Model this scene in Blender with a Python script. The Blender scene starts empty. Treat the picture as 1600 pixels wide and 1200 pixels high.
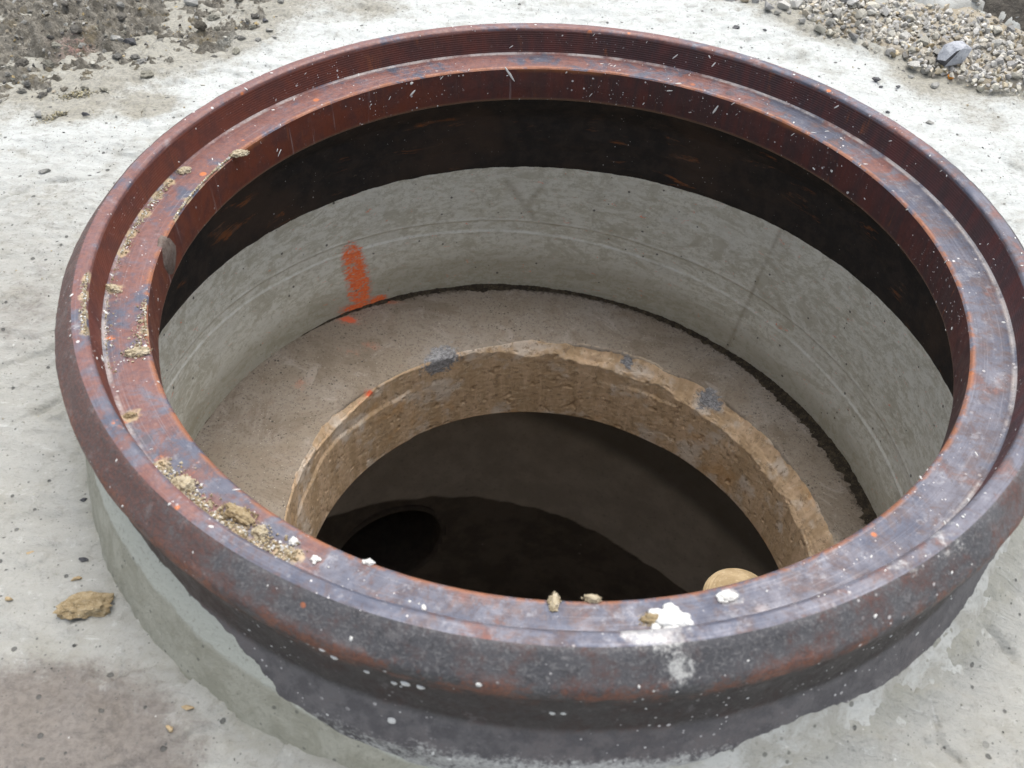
import bpy, bmesh, math, random
import numpy as np
from mathutils import Matrix, Vector

random.seed(7)
rng = np.random.default_rng(11)
PI = math.pi
scene = bpy.context.scene
COL = scene.collection

# ------------------------------------------------------------------ camera
CAM = np.array([0.0, -0.6369, 0.4605])
YAW, PIT, ROL, FPX = -0.0541, -0.7915, 0.0421, 1483.2
_cy, _sy, _cp, _sp, _cr, _sr = math.cos(YAW), math.sin(YAW), math.cos(PIT), math.sin(PIT), math.cos(ROL), math.sin(ROL)
FW = np.array([_sy*_cp, _cy*_cp, _sp])
_rt = np.array([_cy, -_sy, 0.0])
_up = np.cross(_rt, FW)
RT = _cr*_rt + _sr*_up
UP = -_sr*_rt + _cr*_up
cam = bpy.data.cameras.new('camera')
cam.sensor_width = 36.0
cam.lens = 36.0*FPX/1600
cam.clip_start = 0.02
cam.clip_end = 500
cam.dof.use_dof = True
cam.dof.focus_distance = 0.98
cam.dof.aperture_fstop = 12.0
co = bpy.data.objects.new('camera', cam)
COL.objects.link(co)
co.matrix_world = Matrix(((RT[0], UP[0], -FW[0], CAM[0]), (RT[1], UP[1], -FW[1], CAM[1]), (RT[2], UP[2], -FW[2], CAM[2]), (0, 0, 0, 1)))
scene.camera = co

def at(px, py, z, tx=0.0, ty=0.0):
    """the point of the plane z + tx*x + ty*y that lies on the sight line of photo pixel (px, py)"""
    w = FW + (px-800)/FPX*RT - (py-600)/FPX*UP
    s = (z + tx*CAM[0] + ty*CAM[1] - CAM[2])/(w[2] - tx*w[0] - ty*w[1])
    return CAM + w*s

# ------------------------------------------------------------------ light: bright overcast
SUN_EL, SUN_AZ = math.radians(76), math.radians(20)
world = bpy.data.worlds.new('World')
scene.world = world
world.use_nodes = True
wt = world.node_tree
sky = wt.nodes.new('ShaderNodeTexSky')
sky.sky_type = 'NISHITA'
sky.sun_disc = False
sky.sun_elevation = SUN_EL
sky.sun_rotation = SUN_AZ
sky.air_density = 1.0
sky.dust_density = 3.0
hs = wt.nodes.new('ShaderNodeHueSaturation')
hs.inputs['Saturation'].default_value = 0.42
wt.links.new(sky.outputs[0], hs.inputs['Color'])
bg = wt.nodes['Background']
bg.inputs[1].default_value = 0.13
wt.links.new(hs.outputs[0], bg.inputs[0])
sl = bpy.data.lights.new('sun', 'SUN')
sl.energy = 1.5
sl.angle = math.radians(60)
sl.color = (1.0, 0.95, 0.88)
so = bpy.data.objects.new('sun', sl)
COL.objects.link(so)
sd = Vector((math.sin(SUN_AZ)*math.cos(SUN_EL), math.cos(SUN_AZ)*math.cos(SUN_EL), math.sin(SUN_EL)))
so.rotation_euler = sd.to_track_quat('Z', 'Y').to_euler()
so.location = (1, 1.5, 3)
scene.view_settings.view_transform = 'Standard'
scene.view_settings.look = 'None'
scene.view_settings.gamma = 1
scene.view_settings.use_curve_mapping = False
scene.view_settings.exposure = 1.12
scene.cycles.max_bounces = 12
scene.cycles.diffuse_bounces = 8

# ------------------------------------------------------------------ numpy noise
def _hash(i, j, k, seed):
    h = (i.astype(np.int64)*374761393 + j.astype(np.int64)*668265263 + k.astype(np.int64)*2147483647 + seed*1274126177) & 0xFFFFFFFF
    h = ((h ^ (h >> 13))*1274126177) & 0xFFFFFFFF
    h = ((h ^ (h >> 16))*2246822519) & 0xFFFFFFFF
    return ((h ^ (h >> 15)) & 0xFFFFFF)/float(0xFFFFFF)

def vn(P, s, seed=0):
    """value noise in -1..1 at points P (n, 3), s cells per metre (number or 3 numbers)"""
    Q = P*np.asarray(s, float)
    I = np.floor(Q)
    F = Q - I
    F = F*F*F*(F*(F*6-15)+10)
    i, j, k = I[..., 0], I[..., 1], I[..., 2]
    out = 0
    for a in (0, 1):
        wa = F[..., 0] if a else 1-F[..., 0]
        for b in (0, 1):
            wb = F[..., 1] if b else 1-F[..., 1]
            for c in (0, 1):
                wc = F[..., 2] if c else 1-F[..., 2]
                out = out + wa*wb*wc*_hash(i+a, j+b, k+c, seed)
    return out*2-1

def fbm(P, s, octs=4, seed=0, gain=0.5):
    s = np.asarray(s, float)
    out, a, t = 0, 1.0, 0
    for o in range(octs):
        out = out + a*vn(P + 3.17*o, s*2.03**o, seed+o)
        t += a
        a *= gain
    return out/t

def sst(a, b, x):
    u = np.clip((x-a)/(b-a), 0, 1)
    return u*u*(3-2*u)

# ------------------------------------------------------------------ mesh helpers
def tag(o, label=None, cat=None, group=None, kind=None):
    if label: o['label'] = label
    if cat: o['category'] = cat
    if group: o['group'] = group
    if kind: o['kind'] = kind
    return o

def empty(name, loc=(0, 0, 0)):
    o = bpy.data.objects.new(name, None)
    o.empty_display_size = 0.05
    o.location = loc
    COL.objects.link(o)
    return o

def link(name, me, mat=None, parent=None, loc=None):
    o = bpy.data.objects.new(name, me)
    if mat and not me.materials: me.materials.append(mat)
    if loc is not None: o.location = loc
    if parent: o.parent = parent
    COL.objects.link(o)
    return o

def raw_mesh(name, V, F, smooth=True):
    """V (n,3); F (m,k) all faces of k corners"""
    V = np.ascontiguousarray(V, np.float32)
    F = np.ascontiguousarray(F, np.int32)
    m, k = F.shape
    me = bpy.data.meshes.new(name)
    me.vertices.add(len(V)); me.vertices.foreach_set('co', V.ravel())
    me.loops.add(m*k); me.loops.foreach_set('vertex_index', F.ravel())
    me.polygons.add(m)
    me.polygons.foreach_set('loop_start', np.arange(0, m*k, k, dtype=np.int32))
    me.polygons.foreach_set('loop_total', np.full(m, k, np.int32))
    me.polygons.foreach_set('use_smooth', np.full(m, bool(smooth)))
    me.update(calc_edges=True)
    me.validate()
    return me

def grid_faces(n, m, wrap=False, keep=None):
    i = np.arange(n if wrap else n-1)[:, None]
    j = np.arange(m-1)[None, :]
    a = i*m + j
    b = ((i+1) % n)*m + j
    F = np.stack([a, b, b+1, a+1], -1)
    if keep is not None: return F[keep]
    return F.reshape(-1, 4)

def grid_mesh(name, V, wrap=False, flip=False, keep=None, smooth=True):
    n, m, _ = V.shape
    F = grid_faces(n, m, wrap, keep)
    if flip: F = F[:, ::-1]
    return raw_mesh(name, V.reshape(-1, 3), F, smooth)

def attr(me, name, a):
    at_ = me.attributes.new(name, 'FLOAT', 'POINT')
    at_.data.foreach_set('value', np.ascontiguousarray(a, np.float32).ravel())

def resample(pts, step):
    pts = np.array(pts, float)
    out = []
    for a, b in zip(pts[:-1], pts[1:]):
        n = max(1, int(math.ceil(np.linalg.norm(b-a)/step)))
        for q in range(n): out.append(a + (b-a)*q/n)
    out.append(pts[-1])
    return np.array(out)

def rounded(pts, rads, seg=5):
    """fillets the corners of a polyline"""
    pts = [np.array(p, float) for p in pts]
    out = [pts[0]]
    for i in range(1, len(pts)-1):
        r = rads.get(i, 0)
        p, a, b = pts[i], pts[i-1], pts[i+1]
        if r <= 0: out.append(p); continue
        ua, ub = (a-p)/np.linalg.norm(a-p), (b-p)/np.linalg.norm(b-p)
        for q in range(seg+1):
            t = q/seg
            out.append((1-t)**2*(p+ua*r) + 2*t*(1-t)*p + t*t*(p+ub*r))
    out.append(pts[-1])
    return np.array(out)

def hull(pts):
    bm = bmesh.new()
    for p in pts: bm.verts.new(p)
    r = bmesh.ops.convex_hull(bm, input=bm.verts)
    bmesh.ops.delete(bm, geom=list({g for g in r['geom_interior'] + r['geom_unused'] if isinstance(g, bmesh.types.BMVert)}), context='VERTS')
    bmesh.ops.triangulate(bm, faces=bm.faces)
    bm.verts.index_update()
    V = np.array([v.co[:] for v in bm.verts])
    F = np.array([[v.index for v in f.verts] for f in bm.faces])
    bm.free()
    return V, F

def crushed(seed, n=15):
    r = np.random.default_rng(seed)
    P = r.normal(size=(n, 3))
    P /= np.linalg.norm(P, axis=1)[:, None]
    P *= r.uniform(0.75, 1.0, (n, 1))
    P *= np.array([1.0, r.uniform(.65, .95), r.uniform(.5, .8)])
    return hull(P)

_ico = {}
def ico(sub):
    if sub not in _ico:
        bm = bmesh.new()
        bmesh.ops.create_icosphere(bm, subdivisions=sub, radius=1)
        _ico[sub] = (np.array([v.co[:] for v in bm.verts]), np.array([[v.index for v in f.verts] for f in bm.faces]))
        bm.free()
    return _ico[sub]

def lump(seed, sub=3, amp=0.35, freq=1.6, scale=(1, 1, 1)):
    V, F = ico(sub)
    d = 1 + amp*fbm(V + seed*7.3, freq, 4, seed, 0.6)
    return V*d[:, None]*np.array(scale), F

def rotz(a):
    c, s = math.cos(a), math.sin(a)
    return np.array([[c, -s, 0], [s, c, 0], [0, 0, 1]])

def rand_rot(r):
    q = r.normal(size=4); q /= np.linalg.norm(q)
    w, x, y, z = q
    return np.array([[1-2*(y*y+z*z), 2*(x*y-z*w), 2*(x*z+y*w)], [2*(x*y+z*w), 1-2*(x*x+z*z), 2*(y*z-x*w)], [2*(x*z-y*w), 2*(y*z+x*w), 1-2*(x*x+y*y)]])

def pile(name, items, mats, kind='stuff', smooth=False, parent=None):
    """items: (V, F, matindex); one mesh out of many small solids"""
    Vs, Fs, Ms, o = [], [], [], 0
    for V, F, mi in items:
        Vs.append(V); Fs.append(F+o); Ms.append(np.full(len(F), mi, np.int32)); o += len(V)
    me = raw_mesh(name, np.concatenate(Vs), np.concatenate(Fs), smooth)
    for m in mats: me.materials.append(m)
    me.polygons.foreach_set('material_index', np.concatenate(Ms))
    ob = link(name, me, None, parent)
    ob['kind'] = kind
    return ob

# ------------------------------------------------------------------ material helper
class Mat:
    def __init__(s, name):
        s.m = bpy.data.materials.new(name)
        s.m.use_nodes = True
        s.t = s.m.node_tree
        s.b = s.t.nodes['Principled BSDF']
        s.tc = s.t.nodes.new('ShaderNodeTexCoord')
        s.co = s.tc.outputs['Object']
    def new(s, k): return s.t.nodes.new(k)
    def ln(s, a, b): s.t.links.new(a, b)
    def put(s, sock, v):
        if isinstance(v, bpy.types.NodeSocket): s.ln(v, sock)
        elif isinstance(v, tuple) and len(v) == 3 and sock.type == 'RGBA': sock.default_value = (*v, 1)
        else: sock.default_value = v
    def mapped(s, scale, rot=(0, 0, 0)):
        n = s.new('ShaderNodeMapping')
        n.inputs['Scale'].default_value = scale
        n.inputs['Rotation'].default_value = rot
        s.ln(s.co, n.inputs[0])
        return n.outputs[0]
    def noise(s, scale, detail=4, rough=.55, co=None, dist=0):
        n = s.new('ShaderNodeTexNoise')
        s.ln(co or s.co, n.inputs['Vector'])
        n.inputs['Scale'].default_value = scale
        n.inputs['Detail'].default_value = detail
        n.inputs['Roughness'].default_value = rough
        n.inputs['Distortion'].default_value = dist
        return n.outputs['Fac']
    def voro(s, scale, feature='F1', co=None, out='Distance', rand=1.0):
        n = s.new('ShaderNodeTexVoronoi')
        n.feature = feature
        s.ln(co or s.co, n.inputs['Vector'])
        n.inputs['Scale'].default_value = scale
        n.inputs['Randomness'].default_value = rand
        return n.outputs[out]
    def step(s, x, a, b, lo=0.0, hi=1.0):
        n = s.new('ShaderNodeMapRange')
        n.interpolation_type = 'SMOOTHSTEP'
        s.ln(x, n.inputs[0])
        n.inputs[1].default_value = a; n.inputs[2].default_value = b
        n.inputs[3].default_value = lo; n.inputs[4].default_value = hi
        return n.outputs[0]
    def math(s, op, a, b=0.0):
        n = s.new('ShaderNodeMath'); n.operation = op
        s.put(n.inputs[0], a); s.put(n.inputs[1], b)
        return n.outputs[0]
    def mul(s, a, b): return s.math('MULTIPLY', a, b)
    def add(s, a, b): return s.math('ADD', a, b)
    def mx(s, a, b): return s.math('MAXIMUM', a, b)
    def mix(s, f, a, b):
        n = s.new('ShaderNodeMix'); n.data_type = 'RGBA'
        s.put(n.inputs[0], f); s.put(n.inputs[6], a); s.put(n.inputs[7], b)
        return n.outputs[2]
    def attr(s, name):
        n = s.new('ShaderNodeAttribute'); n.attribute_name = name
        return n.outputs['Fac']
    def rnd(s):
        n = s.new('ShaderNodeObjectInfo')
        return n.outputs['Random']
    def island(s):
        n = s.new('ShaderNodeNewGeometry')
        return n.outputs['Random Per Island']
    def sep(s):
        n = s.new('ShaderNodeSeparateXYZ'); s.ln(s.co, n.inputs[0])
        return n.outputs
    def flecks(s, scale, size, share, co=None):
        """small separate spots: cells of a voronoi, only a share of them filled"""
        n = s.new('ShaderNodeTexVoronoi')
        s.ln(co or s.co, n.inputs['Vector'])
        n.inputs['Scale'].default_value = scale
        sc = s.new('ShaderNodeSeparateColor'); s.ln(n.outputs['Color'], sc.inputs[0])
        keep = s.step(sc.outputs[0], 1-share, 1-share+.02)
        rad = s.mul(sc.outputs[1], size)
        d = s.math('SUBTRACT', rad, n.outputs['Distance'])
        return s.mul(s.step(d, 0, size*.25), keep)
    def bump(s, h, strength, dist, prev=None):
        n = s.new('ShaderNodeBump')
        n.inputs['Strength'].default_value = strength
        n.inputs['Distance'].default_value = dist
        s.ln(h, n.inputs['Height'])
        if prev is not None: s.ln(prev, n.inputs['Normal'])
        return n.outputs[0]
    def done(s, color, rough=.9, normal=None, metal=0.0, spec=.5):
        s.put(s.b.inputs['Base Color'], color)
        s.put(s.b.inputs['Roughness'], rough)
        s.put(s.b.inputs['Metallic'], metal)
        s.put(s.b.inputs['Specular IOR Level'], spec)
        if normal is not None: s.ln(normal, s.b.inputs['Normal'])
        return s.m

# ------------------------------------------------------------------ materials
WHITE = (.72, .72, .69)

def mat_concrete(name, old=False):
    m = Mat(name)
    big = m.noise(5, 4, .55)
    mid = m.noise(26, 6, .68)
    fine = m.noise(240, 5, .7)
    grain = m.noise(700, 3, .7)
    streak = m.noise(26, 6, .7, m.mapped((1.0, 4.0, 1.0), (0, 0, .35)), .8)
    blot = m.noise(55, 6, .75, None, .5)
    lit_back = m.attr('lit_back')
    d = m.step(m.add(lit_back, m.add(m.mul(big, .5), m.mul(streak, .5))), .50, 1.15)
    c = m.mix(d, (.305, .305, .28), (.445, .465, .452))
    c = m.mix(m.step(mid, .50, .68, 0, .55), c, (.255, .25, .215))
    c = m.mix(m.step(streak, .40, .24, 0, .6), c, (.24, .24, .22))
    c = m.mix(m.step(streak, .60, .72, 0, .55), c, (.50, .51, .495))
    c = m.mix(m.step(blot, .54, .66, 0, .45), c, (.215, .21, .185))
    c = m.mix(m.step(blot, .42, .34, 0, .35), c, (.47, .475, .455))
    c = m.mix(m.step(fine, .54, .70, 0, .55), c, (.185, .18, .16))
    c = m.mix(m.step(grain, .56, .70, 0, .35), c, (.20, .20, .185))
    br = m.step(m.add(m.attr('brown'), m.mul(m.add(m.mul(blot, 1.2), m.add(m.mul(big, 1.2), streak)), .5)), 1.10, 1.50)
    c = m.mix(m.mul(br, .85), c, m.mix(m.step(fine, .4, .6), (.160, .138, .120), (.118, .100, .088)))
    sm = m.step(m.add(m.attr('smear'), m.mul(m.add(m.noise(60, 6, .75), big), .6)), .82, 1.15)
    c = m.mix(m.mul(sm, .85), c, m.mix(m.step(fine, .42, .6), (.265, .25, .20), (.185, .175, .145)))
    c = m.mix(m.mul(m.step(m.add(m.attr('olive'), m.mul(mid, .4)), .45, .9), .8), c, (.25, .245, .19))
    sp = m.flecks(150, .40, .13)
    c = m.mix(m.mul(sp, .85), c, (.075, .075, .07))
    sp2 = m.flecks(360, .40, .16)
    c = m.mix(m.mul(sp2, .75), c, (.085, .085, .08))
    c = m.mix(m.mul(m.flecks(260, .34, .02), .7), c, (.55, .55, .53))
    n = m.bump(mid, .6, .005)
    n = m.bump(streak, .5, .005, n)
    n = m.bump(blot, .5, .003, n)
    n = m.bump(fine, .7, .0014, n)
    n = m.bump(m.math('SUBTRACT', 1.0, sp), .8, .0014, n)
    return m.done(c, m.step(mid, .3, .7, .68, .95), n)

def mat_collar():
    m = Mat('collar mortar')
    mid = m.noise(34, 6, .7, None, .5); fine = m.noise(320, 5, .7)
    c = m.mix(m.step(mid, .36, .62), (.31, .305, .25), (.235, .23, .18))
    c = m.mix(m.step(m.add(m.attr('top'), m.mul(mid, .9)), .85, 1.12), c, (.385, .395, .345))
    p = m.mix(m.step(mid, .38, .62), (.42, .425, .40), (.30, .295, .26))
    c = m.mix(m.step(m.add(m.attr('pale'), m.mul(m.math('SUBTRACT', mid, .5), .8)), .35, .7), c, p)
    c = m.mix(m.mul(m.flecks(190, .42, .20), .75), c, (.10, .10, .085))
    c = m.mix(m.step(fine, .53, .70, 0, .5), c, (.165, .16, .13))
    n = m.bump(mid, .7, .004); n = m.bump(fine, .6, .0012, n)
    return m.done(c, .8, n)

def specks(m, c, share=.12, scale=230, mask=None, size=.34):
    f = m.flecks(scale, size, share)
    g = m.flecks(scale*2.1, .36, share*1.3)
    f = m.mx(f, g)
    clump = m.step(m.noise(14, 4, .65), .46, .62, .06, 1)
    f = m.mul(f, clump)
    if mask is not None: f = m.mul(f, mask)
    return m.mix(m.mul(f, .9), c, (.60, .58, .57)), f

def mat_inner(name, throat=False):
    """dark red rust of the inner faces"""
    m = Mat(name)
    x, y, z = m.sep()
    big = m.noise(9, 4, .6); mid = m.noise(55, 5, .65)
    drip = m.noise(14, 5, .7, m.mapped((4.0, 4.0, .35)))
    left = m.step(m.add(m.mul(x, -2.2), m.mul(big, .9)), .35, 1.15)
    c = m.mix(m.step(drip, .38, .62), (.070, .019, .017), (.036, .017, .019))
    c = m.mix(m.step(mid, .48, .68, 0, .55), c, (.028, .014, .014))
    c = m.mix(m.mul(left, .85), c, m.mix(m.step(mid, .4, .65), (.125, .030, .014), (.085, .024, .016)))
    o = m.mul(m.step(drip, .57, .72), m.step(mid, .42, .6))
    c = m.mix(m.mul(o, .7), c, (.21, .062, .018))
    if throat:
        edge = m.mul(m.step(z, -.036, -.029), m.step(big, .5, .62))
        c = m.mix(m.mul(edge, .8), c, (.30, .11, .035))
        c = m.mix(m.step(z, -.0625, -.067, 0, .8), c, (.20, .12, .075))
        st = m.step(m.noise(32, 4, .6, m.mapped((5, 5, .15))), .63, .72)
        c = m.mix(m.mul(st, .32), c, (.34, .30, .30))
    c, f = specks(m, c, .16)
    n = m.bump(mid, .35, .0012)
    n = m.bump(m.noise(420, 3, .6), .3, .0006, n)
    n = m.bump(f, .5, .0008, n)
    return m.done(c, m.step(mid, .3, .7, .38, .62), n, 0.0, .45)

def mat_ledge(name, rim=False):
    """worn bare top faces: violet grey steel skin over rust"""
    m = Mat(name)
    x, y, z = m.sep()
    big = m.noise(11, 5, .65); mid = m.noise(48, 6, .7, None, .4); fine = m.noise(260, 4, .65)
    steel = m.mix(m.step(big, .40, .58), (.078, .086, .120), (.130, .130, .158))
    steel = m.mix(m.step(mid, .44, .60, 0, .75), steel, (.098, .070, .068))
    steel = m.mix(m.step(m.noise(90, 6, .75), .56, .66, 0, .6), steel, (.23, .23, .25))
    steel = m.mix(m.step(fine, .55, .68, 0, .5), steel, (.09, .08, .10))
    rust = m.mix(m.step(fine, .4, .65), (.19, .075, .055), (.13, .055, .05))
    lf = m.mul(x, -.20 if not rim else -.17)
    bk = m.mul(y, .17)
    r = m.step(m.add(m.add(m.mul(mid, .55), m.mul(big, .5)), m.add(lf, bk)), .475, .60)
    c = m.mix(m.mul(r, .85), steel, rust)
    o = m.flecks(70, .36, .07)
    o = m.mx(m.mul(o, .95), m.step(m.add(m.mul(m.noise(34, 5, .75), 1.0), m.mul(lf, .6)), .66, .74))
    c = m.mix(m.mul(o, .85), c, (.50, .145, .035))
    c = m.mix(m.mul(m.flecks(60, .35, .10), .75), c, (.075, .07, .085))
    pale = m.step(m.noise(20, 5, .7), .60, .74)
    c = m.mix(m.mul(pale, .5), c, (.34, .34, .36))
    ln_ = m.new('ShaderNodeVectorMath'); ln_.operation = 'LENGTH'
    fl = m.new('ShaderNodeCombineXYZ'); m.ln(x, fl.inputs[0]); m.ln(y, fl.inputs[1]); m.ln(fl.outputs[0], ln_.inputs[0])
    rad_ = ln_.outputs['Value']
    cv = m.new('ShaderNodeCombineXYZ'); m.ln(m.mul(rad_, 700), cv.inputs[0]); m.ln(m.mul(x, 9), cv.inputs[1]); m.ln(m.mul(y, 9), cv.inputs[2])
    turn = m.noise(1.0, 3, .6, cv.outputs[0])
    c = m.mix(m.mul(m.step(turn, .54, .70), .20), c, (.34, .33, .35))
    c = m.mix(m.mul(m.step(turn, .46, .32), .25), c, (.07, .05, .055))
    if not rim:
        e_ = m.mul(m.step(rad_, .3350, .3318), m.step(mid, .40, .56))
        c = m.mix(m.mul(e_, .75), c, (.27, .10, .04))
        e2 = m.mul(m.step(rad_, .3585, .3612), m.step(m.noise(25, 5, .7), .42, .60))
        c = m.mix(m.mul(e2, .7), c, (.40, .37, .35))
    pit = m.mx(m.step(m.noise(330, 5, .8), .56, .66), m.mul(m.step(m.noise(120, 6, .8), .58, .66), .8))
    c = m.mix(m.mul(pit, .6), c, (.06, .045, .045))
    c, f = specks(m, c, .13, 200)
    w = m.attr('white')
    wm = m.step(m.add(w, m.mul(m.add(m.noise(60, 5, .7), m.noise(180, 4, .6)), .5)), .82, 1.02)
    c = m.mix(m.mul(wm, .62), c, m.mix(m.step(fine, .4, .6), (.36, .36, .36), (.52, .515, .50)))
    sd_ = m.attr('sand')
    sm = m.step(m.add(sd_, m.mul(m.add(m.noise(90, 5, .7), m.noise(300, 4, .6)), .5)), .85, 1.05)
    c = m.mix(m.mul(sm, .8), c, (.40, .31, .19))
    n = m.bump(mid, .18, .0015); n = m.bump(turn, .25, .0006, n); n = m.bump(pit, -.7, .0012, n); n = m.bump(fine, .45, .0008, n); n = m.bump(f, .5, .0008, n)
    return m.done(c, m.step(m.noise(70, 6, .75), .35, .65, .36, .70), n, m.step(r, 0, 1, .30, .05), .5)

def mat_outer():
    m = Mat('weathered dark frame wall')
    x, y, z = m.sep()
    big = m.noise(10, 5, .6); mid = m.noise(60, 6, .7); fine = m.noise(420, 3, .7)
    c = m.mix(m.step(big, .35, .65), (.050, .050, .055), (.085, .083, .088))
    c = m.mix(m.step(fine, .50, .64, 0, .6), c, (.15, .145, .145))
    c = m.mix(m.step(m.noise(130, 6, .8), .54, .64, 0, .6), c, (.024, .022, .024))
    lf = m.step(x, -.12, -.33)
    rr = m.step(m.add(m.mul(m.add(mid, big), .6), m.mul(lf, .22)), .56, .74)
    c = m.mix(m.mul(rr, .8), c, m.mix(m.step(fine, .4, .6), (.105, .042, .03), (.055, .032, .028)))
    rec = m.mul(m.step(z, -.022, -.030), m.step(z, -.086, -.076))
    c = m.mix(m.mul(rec, .75), c, (.026, .019, .017))
    rim_r = m.mul(m.mul(m.step(z, -.052, -.036), m.step(z, -.012, -.022)), m.step(m.add(m.mul(m.noise(36, 6, .8), 1.1), m.mul(big, .55)), .76, .92))
    c = m.mix(m.mul(rim_r, .75), c, m.mix(m.step(fine, .4, .62), (.22, .075, .036), (.10, .04, .028)))
    low = m.step(z, -.078, -.086)
    c = m.mix(m.mul(low, .8), c, m.mix(m.step(mid, .40, .60), (.075, .070, .076), (.135, .128, .13)))
    o = m.flecks(95, .34, .05)
    c = m.mix(m.mul(m.mul(o, m.step(z, -.03, -.01)), .8), c, (.36, .11, .04))
    gr = m.step(m.noise(45, 6, .8), .56, .68)
    c = m.mix(m.mul(gr, .35), c, (.19, .18, .18))
    c, f = specks(m, c, .16, 170)
    w = m.attr('white')
    wn = m.mul(m.add(m.noise(70, 5, .75), m.noise(240, 4, .7)), .5)
    wm = m.step(m.add(w, wn), .86, 1.04)
    c = m.mix(m.mul(wm, .78), c, m.mix(m.step(fine, .4, .6), (.40, .40, .385), (.54, .54, .515)))
    n = m.bump(mid, .5, .0025); n = m.bump(m.noise(130, 6, .8), .5, .0016, n); n = m.bump(fine, .6, .0009, n); n = m.bump(m.mx(f, wm), .4, .0008, n)
    return m.done(c, m.step(mid, .3, .7, .42, .72), n, 0.0, .45)

def mat_skirt():
    m = Mat('black brown base of frame')
    big = m.noise(8, 4, .6); mid = m.noise(60, 6, .7)
    strk = m.noise(16, 6, .75, m.mapped((1.0, 1.0, 6.0)), .5)
    c = m.mix(m.step(mid, .4, .65), (.022, .0195, .0175), (.038, .030, .025))
    c = m.mix(m.step(big, .48, .66, 0, .7), c, (.058, .038, .027))
    o = m.mul(m.step(strk, .56, .66), m.step(m.noise(11, 3), .48, .60))
    c = m.mix(m.mul(o, .8), c, m.mix(m.step(mid, .45, .6), (.24, .085, .028), (.15, .08, .05)))
    h = m.mul(m.step(m.noise(26, 6, .8, m.mapped((1, 1, 7.0)), .8), .64, .68), m.step(m.noise(320, 2), .46, .56))
    c = m.mix(m.mul(h, .45), c, (.20, .14, .10))
    c, f = specks(m, c, .03, 260)
    n = m.bump(mid, .5, .002); n = m.bump(m.noise(300, 3, .6), .4, .0008, n)
    return m.done(c, .72, n, 0, .25)

def mat_ring():
    m = Mat('grey precast concrete')
    x, y, z = m.sep()
    big = m.noise(10, 4, .6)
    mid = m.noise(60, 7, .8, m.mapped((1, 1, 2.6)))
    fine = m.noise(280, 5, .75)
    strk = m.noise(50, 4, .6, m.mapped((1, 1, 9.0)))
    c = m.mix(m.step(mid, .42, .56), (.53, .51, .41), (.72, .71, .62))
    c = m.mix(m.step(big, .46, .66, 0, .55), c, (.66, .65, .575))
    c = m.mix(m.step(strk, .52, .68, 0, .30), c, (.70, .685, .61))
    c = m.mix(m.step(fine, .50, .62, 0, .40), c, (.70, .69, .62))
    c = m.mix(m.step(m.noise(150, 6, .8), .53, .62, 0, .60), c, (.42, .40, .315))
    c = m.mix(m.step(m.noise(17, 6, .75, m.mapped((1, 1, 1.6)), .8), .52, .60, 0, .60), c, (.45, .425, .33))
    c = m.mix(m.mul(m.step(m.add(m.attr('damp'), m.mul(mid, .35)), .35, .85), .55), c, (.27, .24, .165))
    c = m.mix(m.mul(m.attr('stain'), .6), c, (.22, .18, .115))
    ln = m.mul(m.attr('line'), m.step(m.noise(45, 4, .6), .36, .56, .25, 1))
    c = m.mix(m.mul(ln, .55), c, (.76, .755, .70))
    c = m.mix(m.mul(m.flecks(170, .36, .08), .8), c, (.05, .045, .04))
    p = m.add(m.attr('paint'), m.mul(m.math('SUBTRACT', m.noise(70, 7, .8, m.mapped((1, 1, 2.6)), .8), .5), 4.2))
    pm = m.step(p, .52, .74)
    halo = m.mul(m.step(p, .0, .62, 0, .45), m.step(m.attr('paint'), .02, .3))
    c = m.mix(halo, c, (.66, .20, .13))
    c = m.mix(m.mul(pm, .94), c, m.mix(m.step(fine, .4, .6), (.92, .15, .035), (.96, .24, .075)))
    n = m.bump(fine, .35, .0008); n = m.bump(strk, .3, .001, n)
    return m.done(c, .82, n, 0, .35)

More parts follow.
